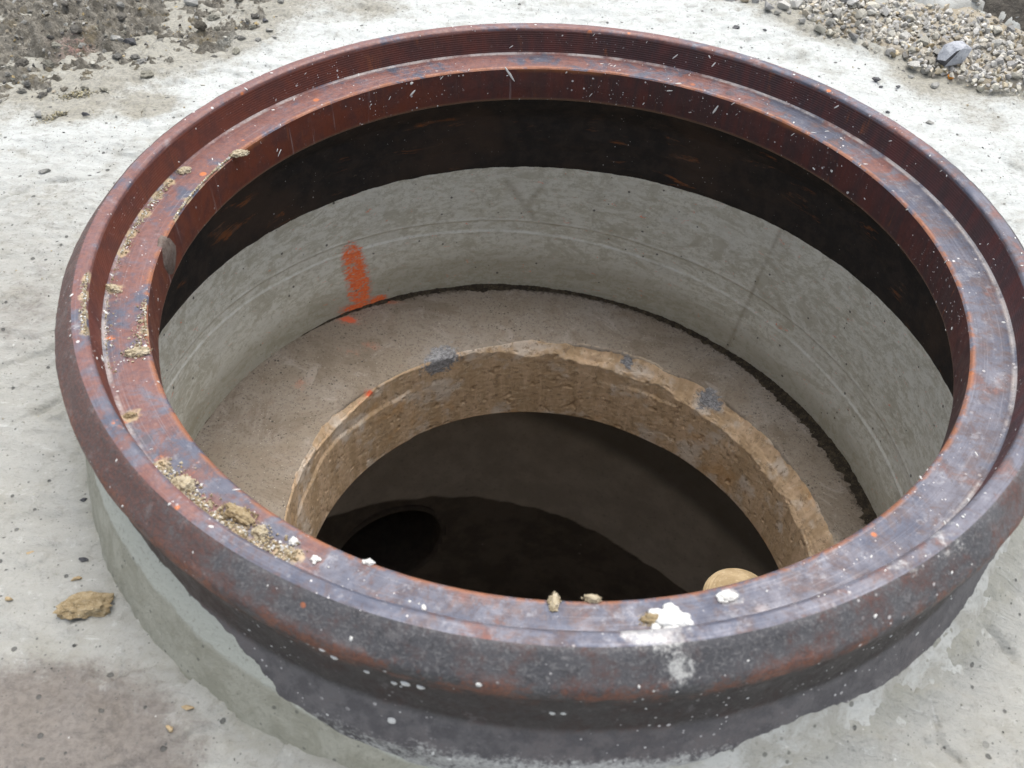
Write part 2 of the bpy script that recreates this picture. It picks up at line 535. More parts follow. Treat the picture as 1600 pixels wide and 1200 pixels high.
def mat_slab():
    m = Mat('tan old concrete slab')
    wall = m.attr('wall'); lip = m.attr('lip'); agg = m.attr('agg')
    big = m.noise(9, 5, .6); mid = m.noise(45, 6, .7); fine = m.noise(330, 5, .75)
    top = m.mix(m.step(big, .38, .62), (.275, .228, .175), (.315, .272, .225))
    top = m.mix(m.step(mid, .48, .66, 0, .6), top, (.26, .205, .155))
    top = m.mix(m.step(m.noise(220, 5, .8), .51, .63, 0, .65), top, (.15, .125, .098))
    top = m.mix(m.step(m.noise(12, 6, .75, None, .8), .48, .62, 0, .6), top, (.185, .145, .105))
    top = m.mix(m.step(m.noise(19, 6, .75, None, .8), .55, .66, 0, .6), top, (.40, .35, .30))
    dens = m.step(m.noise(14, 5, .7), .36, .62, .25, 1.0)
    top = m.mix(m.mul(m.mul(m.flecks(260, .42, .36), dens), .85), top, (.065, .057, .046))
    top = m.mix(m.mul(m.mul(m.flecks(460, .46, .5), dens), .8), top, (.085, .075, .062))
    top = m.mix(m.mul(m.flecks(480, .36, .12), .6), top, (.60, .55, .47))
    drip = m.noise(22, 6, .7, m.mapped((2.0, 2.0, .40)), .5)
    w = m.mix(m.step(drip, .38, .60), (.62, .45, .295), (.48, .34, .205))
    w = m.mix(m.step(m.noise(16, 4, .6), .52, .64, 0, .75), w, (.66, .585, .50))
    w = m.mix(m.step(m.noise(70, 6, .8), .54, .68, 0, .6), w, (.74, .62, .46))
    w = m.mix(m.step(m.noise(120, 5, .8), .53, .64, 0, .7), w, (.24, .175, .11))
    w = m.mix(m.mul(m.step(m.noise(13, 4, .6), .56, .68), .5), w, (.55, .31, .12))
    c = m.mix(m.step(m.add(wall, m.mul(m.math('SUBTRACT', mid, .5), .5)), .35, .65), top, w)
    lm = m.step(m.add(lip, m.mul(m.math('SUBTRACT', m.noise(60, 6, .8), .5), 2.0)), .48, .80)
    c = m.mix(m.mul(lm, .75), c, m.mix(m.step(mid, .42, .62), (.47, .39, .29), (.37, .28, .18)))
    am = m.step(m.add(agg, m.mul(m.math('SUBTRACT', m.noise(48, 7, .8, None, 1.2), .5), 2.2)), .46, .66)
    c = m.mix(am, c, m.mix(m.step(m.noise(200, 5, .8, m.mapped((1, 1, 2.5))), .42, .6), (.17, .17, .175), (.36, .36, .365)))
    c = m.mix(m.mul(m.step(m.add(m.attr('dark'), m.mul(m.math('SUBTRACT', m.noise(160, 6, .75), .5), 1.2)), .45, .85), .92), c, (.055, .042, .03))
    p = m.add(m.attr('paint'), m.mul(m.math('SUBTRACT', m.noise(120, 5, .75), .5), 1.3))
    c = m.mix(m.step(p, .50, .70, 0, .9), c, (.78, .12, .045))
    c = m.mix(m.step(p, .12, .55, 0, .28), c, (.68, .22, .12))
    n = m.bump(mid, .5, .002); n = m.bump(m.noise(230, 7, .85), .42, .0018, n); n = m.bump(fine, .7, .001, n)
    return m.done(c, .9, n, 0, .3)

def mat_seam():
    m = Mat('damp black dirt')
    a = m.noise(130, 6, .8); b = m.noise(420, 4, .7)
    c = m.mix(m.step(a, .42, .66), (.030, .023, .015), (.085, .065, .040))
    c = m.mix(m.step(b, .60, .70), c, (.21, .17, .11))
    n = m.bump(a, .8, .003); n = m.bump(b, .8, .0015, n)
    return m.done(c, .8, n, 0, .3)

def mat_chamber():
    m = Mat('dim chamber concrete')
    mid = m.noise(14, 6, .7); fine = m.noise(120, 5, .7)
    c = m.mix(m.step(mid, .38, .64), (.54, .49, .43), (.66, .60, .53))
    c = m.mix(m.step(fine, .55, .7, 0, .3), c, (.09, .08, .07))
    c = m.mix(m.mul(m.attr('upper'), .72), c, (.13, .12, .105))  # darker tone on the upper wall stands in for shade under the slab
    c = m.mix(m.mul(m.attr('wet'), .9), c, m.mix(m.step(mid, .4, .6), (.085, .068, .056), (.14, .112, .092)))
    c = m.mix(m.mul(m.flecks(60, .26, .10), .8), c, (.36, .32, .28))
    n = m.bump(mid, .3, .01); n = m.bump(fine, .4, .003, n)
    return m.done(c, .75, n, 0, .3)

def mat_plain(name, a, b, scale=120, rough=.9, bump=.002, spec=.3, third=None, per=None):
    m = Mat(name)
    q = m.noise(scale, 6, .75)
    c = m.mix(m.step(q, .36, .64), a, b)
    if third: c = m.mix(m.step(m.noise(scale*3.1, 5, .75), .54, .68, 0, .8), c, third)
    if per:
        r = m.island() if per == 'island' else m.rnd()
        h = m.new('ShaderNodeHueSaturation')
        m.ln(c, h.inputs['Color'])
        m.ln(m.step(r, 0, 1, .68, 1.28), h.inputs['Value'])
        m.ln(m.step(m.math('FRACT', m.mul(r, 7.31)), 0, 1, .5, 1.35), h.inputs['Saturation'])
        c = h.outputs[0]
    n = m.bump(q, .6, bump)
    n = m.bump(m.noise(scale*4, 4, .7), .5, bump*.4, n)
    return m.done(c, rough, n, 0, spec)

def mat_soil():
    m = Mat('muddy soil')
    far = m.attr('far')
    a = m.noise(14, 6, .7); b = m.noise(70, 6, .75); f = m.noise(300, 5, .75)
    pale = m.mix(m.step(b, .42, .60), (.21, .205, .175), (.36, .36, .325))
    drk = m.mix(m.step(b, .42, .58), (.165, .152, .125), (.31, .29, .245))
    c = m.mix(m.step(m.add(far, m.mul(m.math('SUBTRACT', a, .5), 1.3)), .25, .7), pale, drk)
    c = m.mix(m.step(m.noise(22, 5, .7), .54, .64, 0, .6), c, (.225, .185, .11))
    c = m.mix(m.step(f, .56, .70, 0, .6), c, (.07, .066, .06))
    c = m.mix(m.mul(m.flecks(90, .4, .10), .7), c, (.50, .49, .46))
    c = m.mix(m.mul(m.attr('pink'), m.step(b, .45, .6, 0, .6)), c, (.55, .27, .24))
    n = m.bump(b, 1.0, .011); n = m.bump(f, .9, .003, n)
    return m.done(c, .92, n, 0, .25)

def mat_bed():
    m = Mat('sandy gravel bed')
    a = m.noise(30, 6, .7); f = m.noise(320, 5, .75)
    c = m.mix(m.step(a, .4, .62), (.285, .245, .18), (.36, .34, .295))
    c = m.mix(m.step(f, .55, .7, 0, .6), c, (.13, .105, .07))
    c = m.mix(m.mul(m.flecks(240, .45, .25), .8), c, (.48, .46, .41))
    n = m.bump(a, .7, .006); n = m.bump(f, .8, .002, n)
    return m.done(c, .92, n, 0, .25)

def mat_tan():
    m = Mat('tan ridged fibre')
    r = m.noise(60, 3, .6)
    c = m.mix(m.step(r, .35, .65), (.42, .32, .19), (.30, .22, .12))
    c = m.mix(m.step(m.noise(350, 4, .7), .56, .68, 0, .5), c, (.60, .50, .36))
    return m.done(c, .8, m.bump(m.noise(300, 4, .7), .4, .0008), 0, .3)

# ------------------------------------------------------------------ ground: concrete apron
def ground_z(x, y):
    return -0.131 + .05*np.clip(y, -1.2, 1.2) + .010*np.clip(-x, 0, 1)

def poly_sd(pts, X, Y):
    """signed distance to a polyline, positive to its left"""
    best = np.full(X.shape, 1e9); sgn = np.ones(X.shape)
    for (ax, ay), (bx, by) in zip(pts[:-1], pts[1:]):
        dx, dy = bx-ax, by-ay
        t = np.clip(((X-ax)*dx + (Y-ay)*dy)/(dx*dx+dy*dy), 0, 1)
        d = np.hypot(X-ax-t*dx, Y-ay-t*dy)
        s = np.where(dx*(Y-ay) - dy*(X-ax) >= 0, 1, -1)
        u = d < best - 1e-9
        sgn = np.where(u, s, sgn); best = np.where(u, d, best)
    return best*sgn

NT = 1500
th = np.linspace(0, 2*PI, NT, endpoint=False)
rr = np.concatenate([np.linspace(.389, 1.15, 255), 1.15*1.16**np.arange(1, 26)])
T, R = np.meshgrid(th, rr, indexing='ij')
X, Y = R*np.cos(T), R*np.sin(T)
P = np.stack([X, Y, np.zeros_like(X)], -1)
near = sst(2.5, 1.1, R)
Z = ground_z(X, Y)
Z = Z + near*(.008*fbm(P, 5, 4, 3) + .0050*fbm(P, (14, 36, 1), 5, 9, .6) + .0016*fbm(P, 110, 3, 17, .6))
# thin trowelled layers that end in small broken steps
lay = fbm(P @ rotz(.5), (4.5, 9, 1), 5, 23, .55)
Z = Z + near*(.0035*sst(.06, .075, lay) + .0025*sst(.25, .262, lay) + .002*sst(-.2, -.19, lay))
# pulled up a little towards the frame
Z = Z + .035*np.exp(-((R-.389)/.03)**2)*sst(-95, -60, np.degrees(np.arctan2(Y, X)))*sst(160, 120, np.degrees(np.arctan2(Y, X)))
for cr_ in ([(1440, 1042), (1478, 1000), (1512, 972), (1540, 945)], [(1474, 1125), (1486, 1158), (1512, 1178), (1530, 1210)], [(1545, 985), (1572, 1000), (1596, 1020)], [(60, 640), (140, 600)], [(180, 1010), (172, 1045)], [(0, 335), (70, 310), (150, 300)]):
    q_ = [at(*p, -.13)[:2] for p in cr_]
    dd = poly_sd(q_, X + .004*vn(P, 60, 401), Y + .004*vn(P, 60, 402))
    Z = Z - .0035*np.exp(-(dd/.0022)**2) + .003*sst(-.001, .001, dd)*np.exp(-(np.abs(dd)/.02))
me = grid_mesh('concrete_apron', np.stack([X, Y, Z], -1), True)
back = sst(-.45, .35, Y + .25*X)
attr(me, 'lit_back', .02 + .92*sst(-.20, .50, Y + .22*X + .05*fbm(P, 6, 3, 411)))  # shade at the front put into the colour: apron pales towards the back
br = at(45, 1120, -.15)
attr(me, 'brown', .85*np.exp(-(((X-br[0])/.085)**2 + ((Y-br[1])/.055)**2)) + .5*np.exp(-(((X-br[0]-.07)/.07)**2+((Y-br[1]+.03)/.05)**2)) + .42*np.exp(-(((X+.47)/.07)**2+((Y+.02)/.12)**2)) + .40*np.exp(-(((X-.30)/.10)**2+((Y+.40)/.08)**2)))
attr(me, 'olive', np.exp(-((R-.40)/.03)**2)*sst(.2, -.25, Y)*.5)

def g_at(px, py): 
    z = -.1
    for _ in range(6):
        p = at(px, py, z); z = float(ground_z(p[0], p[1]))
    return p

soil_edge = [g_at(*p)[:2] for p in [(-900, 330), (0, 165), (90, 150), (230, 120), (330, 95), (415, 62), (440, 20), (520, -30), (700, -260)]]
soil_d = -poly_sd(soil_edge[::-1], X, Y)
grav_edge = [g_at(*p)[:2] for p in [(900, -240), (1090, -10), (1200, 32), (1300, 62), (1364, 79), (1435, 108), (1488, 122), (1544, 142), (1610, 152), (2100, 260)]]
grav_d = poly_sd(grav_edge, X, Y)
if soil_d[np.unravel_index(np.argmin((X+.9)**2+(Y-.9)**2), X.shape)] < 0: soil_d = -soil_d; SS = 1
else: SS = -1
GS = 1
if grav_d[np.unravel_index(np.argmin((X-.9)**2+(Y-1.0)**2), X.shape)] < 0: GS = -1
grav_d = grav_d*GS
def soil_dist(X, Y): return SS*poly_sd(soil_edge[::-1], X, Y)
def grav_dist(X, Y): return GS*poly_sd(grav_edge, X, Y)
smear = .55*np.exp(-np.maximum(0, -soil_d)/.07) + .45*np.exp(-np.maximum(0, -grav_d)/.04)
for px, py, s, a in [(600, 14, .05, .5), (235, 172, .03, .75), (120, 165, .035, .55), (1440, 130, .05, .4), (30, 470, .05, .35), (1540, 200, .05, .35), (70, 330, .06, .3)]:
    q = g_at(px, py)
    smear = smear + a*np.exp(-((X-q[0])**2 + (Y-q[1])**2)/s**2)
attr(me, 'smear', smear)
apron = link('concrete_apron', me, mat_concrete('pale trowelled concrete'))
apron['kind'] = 'structure'

def ground_h(x, y):
    """height of the built apron near (x, y)"""
    i = int(round((math.atan2(y, x) % (2*PI))/(2*PI)*NT)) % NT
    j = int(np.argmin(np.abs(rr - math.hypot(x, y))))
    return float(Z[i, j])

# ------------------------------------------------------------------ heaps of soil and gravel on the apron
def sheet(name, t0, t1, r0, r1, step, hfun, mat, kind='structure'):
    n = int(math.radians(t1-t0)*.5*(r0+r1)/step); k = int((r1-r0)/step)
    tt = np.radians(np.linspace(t0, t1, n)); r_ = np.linspace(r0, r1, k)
    T_, R_ = np.meshgrid(tt, r_, indexing='ij')
    x, y = R_*np.cos(T_), R_*np.sin(T_)
    h, ats = hfun(x, y)
    z = ground_z(x, y) + h
    up = h > -.035
    keep = up[:-1, :-1] | up[1:, :-1] | up[:-1, 1:] | up[1:, 1:]
    me = grid_mesh(name, np.stack([x, y, z], -1), False, False, keep)
    for a_, v_ in ats.items(): attr(me, a_, v_)
    o = link(name, me, mat); o['kind'] = kind
    return o, (x, y, z, h)

def soil_h(x, y):
    P = np.stack([x, y, 0*x], -1)
    d = soil_dist(x, y)
    e = d + .022*fbm(P, 16, 4, 31)
    m = sst(-.04, .02, e)
    far = sst(-.045, .07, d + .05*fbm(P, 9, 3, 44))
    Q = P @ rotz(.5)
    rough = np.abs(fbm(Q, (22, 34, 1), 5, 41, .68))
    clod = sst(.05, .5, fbm(Q, (55, 80, 1), 4, 46, .65))
    h = -.045 + .052*m + m*(.010*fbm(P, 8, 3, 35) + (.011+.012*far)*(rough-.2) + (.003+.004*far)*clod + .006*fbm(P, 120, 4, 37, .7)) + .06*sst(.1, .9, d)
    q = at(112, 66, -.09)
    return h, {'far': far, 'pink': np.exp(-((x-q[0])**2+(y-q[1])**2)/.02**2)}
soil, SOIL = sheet('soil', 100, 205, .55, 1.75, .0034, soil_h, mat_soil())

bank_edge = [g_at(*p)[:2] for p in [(900, -340), (1360, -70), (1478, 2), (1528, 34), (1562, 54), (1605, 68), (1900, 130)]]
def bank_dist(x, y): return GS*poly_sd(bank_edge, x, y)
mud_edge = [g_at(*p)[:2] for p in [(820, -340), (1250, -90), (1395, -4), (1425, 20), (1460, 36), (1534, 36), (1572, 58), (1610, 66), (1900, 140)]]
def mud_dist(x, y): return GS*poly_sd(mud_edge, x, y)
def bed_h(x, y):
    P = np.stack([x, y, 0*x], -1)
    d = grav_dist(x, y)
    m = sst(-.012, .02, d + .014*fbm(P, 22, 3, 51))
    return -.045 + .050*m + m*(.007*fbm(P, 14, 3, 52) + .005*fbm(P, 60, 3, 53)), {}
bed, BED = sheet('gravel_bed', 12, 90, .60, 1.75, .005, bed_h, mat_bed())
def mud_h(x, y):
    P = np.stack([x, y, 0*x], -1)
    d = mud_dist(x, y)
    m = sst(-.012, .03, d + .012*fbm(P, 20, 3, 61))
    return -.045 + .060*m + m*(.006*fbm(P, 12, 4, 62) + .002*fbm(P, 90, 3, 63)), {}
mud, _ = sheet('mud_patch', 12, 88, .75, 2.2, .006, mud_h, mat_plain('smooth grey mud', (.30, .30, .28), (.40, .41, .39), 40, .8, .003, .3, (.20, .19, .165)))
def bank_h(x, y):
    P = np.stack([x, y, 0*x], -1)
    d = bank_dist(x, y)
    m = sst(-.02, .06, d + .010*fbm(P, 20, 3, 71))
    rid = fbm(np.stack([x*.9+y*.5, y-.55*x, 0*x], -1), (9, 60, 1), 4, 72)
    return -.045 + .085*m + .16*sst(.0, .30, d)*sst(2.35, 1.6, np.hypot(x, y)) - .2*sst(2.0, 2.35, np.hypot(x, y)) + m*(.010*rid + .006*fbm(P, 40, 4, 74)), {}
bank, _ = sheet('mud_bank', 8, 86, .80, 2.4, .006, bank_h, mat_plain('dark churned mud', (.045, .040, .033), (.10, .088, .072), 50, .75, .005, .35, (.16, .145, .12)))

gm = [mat_plain('crushed stone pale', (.40, .385, .335), (.52, .50, .445), 160, .9, .002, .3, None, 'island'),
      mat_plain('crushed stone grey', (.30, .295, .28), (.42, .41, .385), 160, .9, .002, .3, None, 'island'),
      mat_plain('crushed stone tan', (.36, .315, .235), (.46, .415, .335), 160, .9, .002, .3, None, 'island')]
gm_obj = [mat_plain('gravel stone pale', (.42, .405, .355), (.55, .535, .48), 160, .9, .002, .3, (.34, .32, .27), 'object'),
          mat_plain('gravel stone grey', (.31, .305, .29), (.43, .42, .40), 160, .9, .002, .3, None, 'object'),
          mat_plain('gravel stone tan', (.36, .30, .205), (.46, .40, .30), 160, .9, .002, .3, None, 'object')]
cl = [crushed(420+i, 9) for i in range(8)]
shapes = [crushed(100+i, 13+i % 5) for i in range(12)]

def heap_z(x, y):
    h = max(float(bed_h(np.array([x]), np.array([y]))[0][0]), float(mud_h(np.array([x]), np.array([y]))[0][0]))
    return max(float(ground_z(np.array(x), np.array(y)))+h, ground_h(x, y))

# small gravel: one mass
items = []
cand_x = rng.uniform(.12, 1.5, 90000); cand_y = rng.uniform(.42, 1.6, 90000)
gd = grav_dist(cand_x, cand_y); md = mud_dist(cand_x, cand_y)
dens = sst(-.02, .012, gd)*sst(.03, -.02, md)*np.where(np.hypot(cand_x, cand_y) > 1.25, .35, 1)
dens = np.maximum(dens, .10*np.exp(-np.maximum(0, -gd)/.035))
dens = np.maximum(dens, .03*sst(0, .1, md))
ok = rng.uniform(size=90000) < dens
cx, cy = cand_x[ok][:15000], cand_y[ok][:15000]
Pg = np.stack([cx, cy, 0*cx], -1)
hz = np.maximum(ground_z(cx, cy) + np.maximum(bed_h(cx, cy)[0], mud_h(cx, cy)[0]), ground_z(cx, cy) + .002)
for x, y, z in zip(cx, cy, hz):
    V, F = shapes[rng.integers(12)]
    s = .0011 + .0055*rng.uniform()**1.6
    if grav_dist(np.array([x]), np.array([y]))[0] < -.004: s = .0007 + .0026*rng.uniform()**2
    if math.hypot(x, y) > 1.2: s *= 1.4
    items.append(((V*s) @ rand_rot(rng).T + (x, y, z + s*rng.uniform(.1, .7)), F, int(rng.choice(3, p=[.5, .27, .23]))))
pile('gravel', items, gm)

# larger stones one by one
stone_me = []
for i in range(12):
    V, F = shapes[i]
    m_ = raw_mesh('gravel_stone', V, F, False)
    m_.materials.append(gm_obj[i % 3 if i < 9 else 0])
    stone_me.append(m_)
n_st = 0
tries = 0
placed = []
while n_st < 290 and tries < 20000:
    tries += 1
    x, y = random.uniform(.15, .78), random.uniform(.5, .95)
    g = float(grav_dist(np.array([x]), np.array([y]))[0]); mdv = float(mud_dist(np.array([x]), np.array([y]))[0])
    if g < -.004 or mdv > .005: continue
    if math.hypot(x-.504, y-.626) < .022: continue
    s = random.choice([.006, .0065, .007, .0075, .0085, .0095, .0105, .012])*random.uniform(.85, 1.1)
    if any((x-a)**2+(y-b)**2 < (.55*(s+c))**2 for a, b, c in placed): continue
    placed.append((x, y, s))
    o = link('gravel_stone', random.choice(stone_me))
    o.location = (x, y, heap_z(x, y) + .42*s)
    o.rotation_euler = (random.uniform(-.4, .4), random.uniform(-.4, .4), random.uniform(0, 6.28))
    o.scale = (s, s, s)
    kd = {'gravel stone pale': 'pale', 'gravel stone grey': 'grey', 'gravel stone tan': 'tan'}[o.data.materials[0].name]
    tag(o, kd + ' angular crushed stone lying in the gravel heap beyond the rusty frame', 'stone', kd + ' crushed stones in the gravel heap')
    n_st += 1

def lay(name, V, F, mat, px, py, label, cat, sink=.3, rz=0.0, smooth=False, group=None, zfun=None, dz=0.0):
    p = g_at(px, py)
    me = raw_mesh(name, V @ rotz(rz).T, F, smooth)
    o = link(name, me, mat)
    z = (zfun or ground_h)(p[0], p[1])
    zmin = V[:, 2].min()
    o.location = (p[0], p[1], z - zmin*(1-sink) + dz)
    tag(o, label, cat, group)
    return o

# the grey rock in the gravel
r_ = np.random.default_rng(31)
Pk = r_.uniform(-1, 1, (60, 3)); Pk = np.sign(Pk)*np.abs(Pk)**.55; Pk /= (np.abs(Pk)**3.2).sum(1)[:, None]**(1/3.2)
Pk *= r_.uniform(.86, 1.0, (60, 1)); Pk[:, 0] += .35*Pk[:, 2]
V, F = hull(Pk)
V = V*np.array([.0185, .0140, .0145])
rock_m = mat_plain('blue grey rock', (.28, .295, .325), (.44, .455, .48), 90, .85, .002, .35, (.12, .12, .13))
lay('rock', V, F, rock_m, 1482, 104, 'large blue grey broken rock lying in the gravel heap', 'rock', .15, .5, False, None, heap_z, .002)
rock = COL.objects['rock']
rock.data.materials.append(mat_plain('shaded rock face', (.045, .045, .048), (.09, .09, .095), 120, .9, .002, .3))
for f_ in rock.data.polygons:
    if f_.normal.z < .30 and f_.normal.x < .30: f_.material_index = 1  # side and under faces take the darker colour as painted shade
V, F = crushed(911, 12)
lay('stone_chip', V*.006, F, mat_plain('orange stone', (.55, .20, .03), (.62, .27, .05), 200), 1485, 119, 'tiny orange stone chip under the blue grey rock', 'stone', .2, 0, False, None, heap_z)
lay('stone_chip', V*np.array([.010, .006, .006]), F, mat_plain('cream stone', (.55, .53, .49), (.66, .64, .60), 200), 1474, 113, 'cream flat stone in front of the blue grey rock', 'stone', .2, .4, False, None, heap_z)

# soil lumps
sm_l = [mat_plain('soil lump pale', (.24, .235, .20), (.33, .32, .285), 90, .95, .003, .2, (.16, .145, .115), 'object'),
        mat_plain('soil lump dark', (.11, .104, .094), (.19, .178, .152), 90, .95, .003, .2, (.24, .22, .18), 'object')]
clod_me = []
for i in range(8):
    V, F = lump(300+i, 3, .75, 2.0, (1, random.uniform(.6, .9), random.uniform(.4, .65)))
    m_ = raw_mesh('soil_clod', V, F, False); m_.materials.append(sm_l[0 if i < 5 else 1]); clod_me.append(m_)
def soil_z(x, y):
    return max(float(ground_z(np.array(x), np.array(y))) + float(soil_h(np.array([x]), np.array([y]))[0][0]), ground_h(x, y))
k = 0
placed = []
while k < 60:
    px, py = random.uniform(-10, 520), random.uniform(-8, 190)
    p = g_at(px, py)
    sdv = float(soil_dist(np.array([p[0]]), np.array([p[1]]))[0])
    if sdv < -.015: continue
    s = random.choice([.0040, .0045, .0055, .0065, .0075])*random.uniform(.8, 1.1)
    if any((p[0]-a)**2+(p[1]-b)**2 < (.8*(s+c))**2 for a, b, c in placed): continue
    placed.append((p[0], p[1], s))
    o = link('soil_clod', random.choice(clod_me[:5]) if random.random() < .80 - .5*min(max(sdv, 0), .3) else random.choice(clod_me[5:]))
    o.location = (p[0], p[1], soil_z(p[0], p[1]) + .2*s)
    o.rotation_euler = (random.uniform(-.3, .3), random.uniform(-.3, .3), random.uniform(0, 6.28))
    o.scale = (s, s, s)
    dk = o.data.materials[0] == sm_l[1]
    tag(o, 'rough dark lump of earth in the muddy soil at the upper left' if dk else 'rough pale grey lump of earth in the muddy soil at the upper left', 'soil lump', 'dark lumps in the muddy soil' if dk else 'pale lumps in the muddy soil')
    k += 1
# crumbs of soil: one mass
items = []
xs = rng.uniform(-1.35, -.25, 60000); ys = rng.uniform(.1, 1.35, 60000)
sdv = soil_dist(xs, ys)
ok = rng.uniform(size=60000) < np.maximum(.8*sst(-.03, .04, sdv), .10*np.exp(-np.maximum(0, -sdv)/.03))
ok &= np.hypot(xs, ys) > .42
xs, ys, sdv = xs[ok][:17000], ys[ok][:17000], sdv[ok][:17000]
hz = np.maximum(ground_z(xs, ys) + soil_h(xs, ys)[0], ground_z(xs, ys) + .001)
sm_i = [mat_plain('soil crumb pale', (.23, .225, .19), (.34, .335, .30), 120, .95, .002, .2, None, 'island'),
        mat_plain('soil crumb dark', (.10, .095, .085), (.19, .175, .15), 120, .95, .002, .2, None, 'island'),
        mat_plain('soil crumb tan', (.27, .225, .14), (.36, .30, .20), 120, .95, .002, .2, None, 'island')]
for x, y, z, d in zip(xs, ys, hz, sdv):
    V, F = cl[rng.integers(8)]
    s = .0010 + .0034*rng.uniform()**2.2
    pd = min(max(d*3, 0), .5)
    items.append(((V*s) @ rand_rot(rng).T + (x, y, z + .3*s), F, int(rng.choice(3, p=[.66-pd*.5, .16+pd*.5, .18]))))
pile('soil_crumbs', items, sm_i)

# grit scattered over the apron: one mass
items = []
for q in range(2600):
    t = rng.uniform(0, 2*PI); r = .43 + rng.exponential(.22)
    if r > 1.1: continue
    x, y = r*math.cos(t), r*math.sin(t)
    if y < -.1 and rng.uniform() < .5: continue
    V, F = shapes[rng.integers(12)]
    s = rng.choice([.0006, .0009, .0012, .0018], p=[.4, .35, .2, .05])
    items.append(((V*s) @ rand_rot(rng).T + (x, y, ground_h(x, y) + .2*s), F, int(rng.choice(3, p=[.4, .35, .25]))))
pile('grit', items, [sm_i[0], mat_plain('dark grit', (.06, .06, .06), (.12, .12, .11), 200), sm_i[2]])

# pebbles one by one
peb_dark = mat_plain('dark pebble', (.055, .055, .06), (.11, .11, .115), 150, .85, .001, .3, (.2, .2, .19))
peb_grey = mat_plain('grey pebble', (.22, .22, .205), (.33, .325, .30), 150, .9, .001, .3)
peb_tan = mat_plain('tan pebble', (.34, .25, .14), (.44, .35, .22), 150, .9, .001, .3, (.22, .15, .08))
for i, (px, py, s, sx, mt, lab) in enumerate([
    (1147, 52, .0075, 1.0, peb_dark, 'dark oval pebble on pale concrete behind the top of the frame'),
    (1192, 61, .0040, .8, peb_dark, 'small dark pebble right of the dark oval pebble behind the frame'),
    (1366, 131, .0072, 1.0, peb_dark, 'dark angular pebble on concrete between frame and gravel heap'),
    (1376, 138, .0040, 1.0, peb_dark, 'smaller dark pebble beside the dark angular one near the gravel heap'),
    (1402, 139, .0042, 1.0, peb_dark, 'small grey brown pebble right of the dark angular pebble pair'),
    (1424, 117, .0062, 1.0, peb_grey, 'rounded grey pebble at the edge of the gravel heap left of the rock'),
    (1461, 134, .0085, 1.0, peb_grey, 'grey flat stone on concrete just in front of the rock'),
    (1450, 198, .0055, 1.0, peb_grey, 'lone grey pebble on white concrete right of the frame'),
    (1385, 181, .0035, 1.0, peb_dark, 'tiny dark pebble touching the outer rim at the upper right'),
    (64, 183, .0120, .8, peb_grey, 'rounded pale grey lump on white concrete at the far left'),
    (137, 187, .0075, .4, peb_dark, 'thin dark splinter on white concrete left of the frame'),
    (415, 36, .0065, 1.0, peb_dark, 'dark angular pebble at the tip of the soil edge'),
    (422, 55, .0070, 1.0, peb_grey, 'grey lump below the dark pebble at the tip of the soil edge'),
    (430, 66, .0062, 1.0, peb_grey, 'grey lump lowest at the tip of the soil edge'),
    (185, 70, .0120, .9, peb_grey, 'rounded white grey stone amid the muddy soil'),
    (207, 73, .0110, .8, peb_dark, 'black lump of earth right of the white grey stone in the soil'),
    (300, 14, .0130, .8, peb_grey, 'pale rounded stone near the top edge of the soil'),
    (72, 272, .0075, 1.0, peb_grey, 'grey crumbly lump on white concrete left of the rim'),
    (45, 860, .0035, 1.0, peb_tan, 'tiny round tan pebble on concrete above the brown clod'),
    (13, 936, .0042, 1.0, peb_tan, 'round tan pebble at the left edge of the concrete'),
    (119, 906, .0052, 1.0, peb_tan, 'brown crumb just above the large brown clod'),
    (129, 873, .0045, .6, peb_dark, 'dark sliver on concrete above the brown clod'),
    (298, 1114, .0052, .7, peb_tan, 'tan crumb on pale concrete below the mortar collar'),
    (269, 1148, .0042, 1.0, peb_tan, 'small tan crumb near the bottom edge, below its larger twin'),
    (131, 782, .0040, 1.0, peb_dark, 'dark crumb on concrete beside the outer lip at the left')]):
    V, F = crushed(600+i, 14)
    lay('pebble', V*np.array([s, s*.75*sx, s*.7]), F, mt, px, py, lab, 'pebble', .25, random.uniform(-.5, .5), False, None,
        heap_z if (px > 1400 and py < 140) else (soil_z if px < 440 and py < 80 else None))

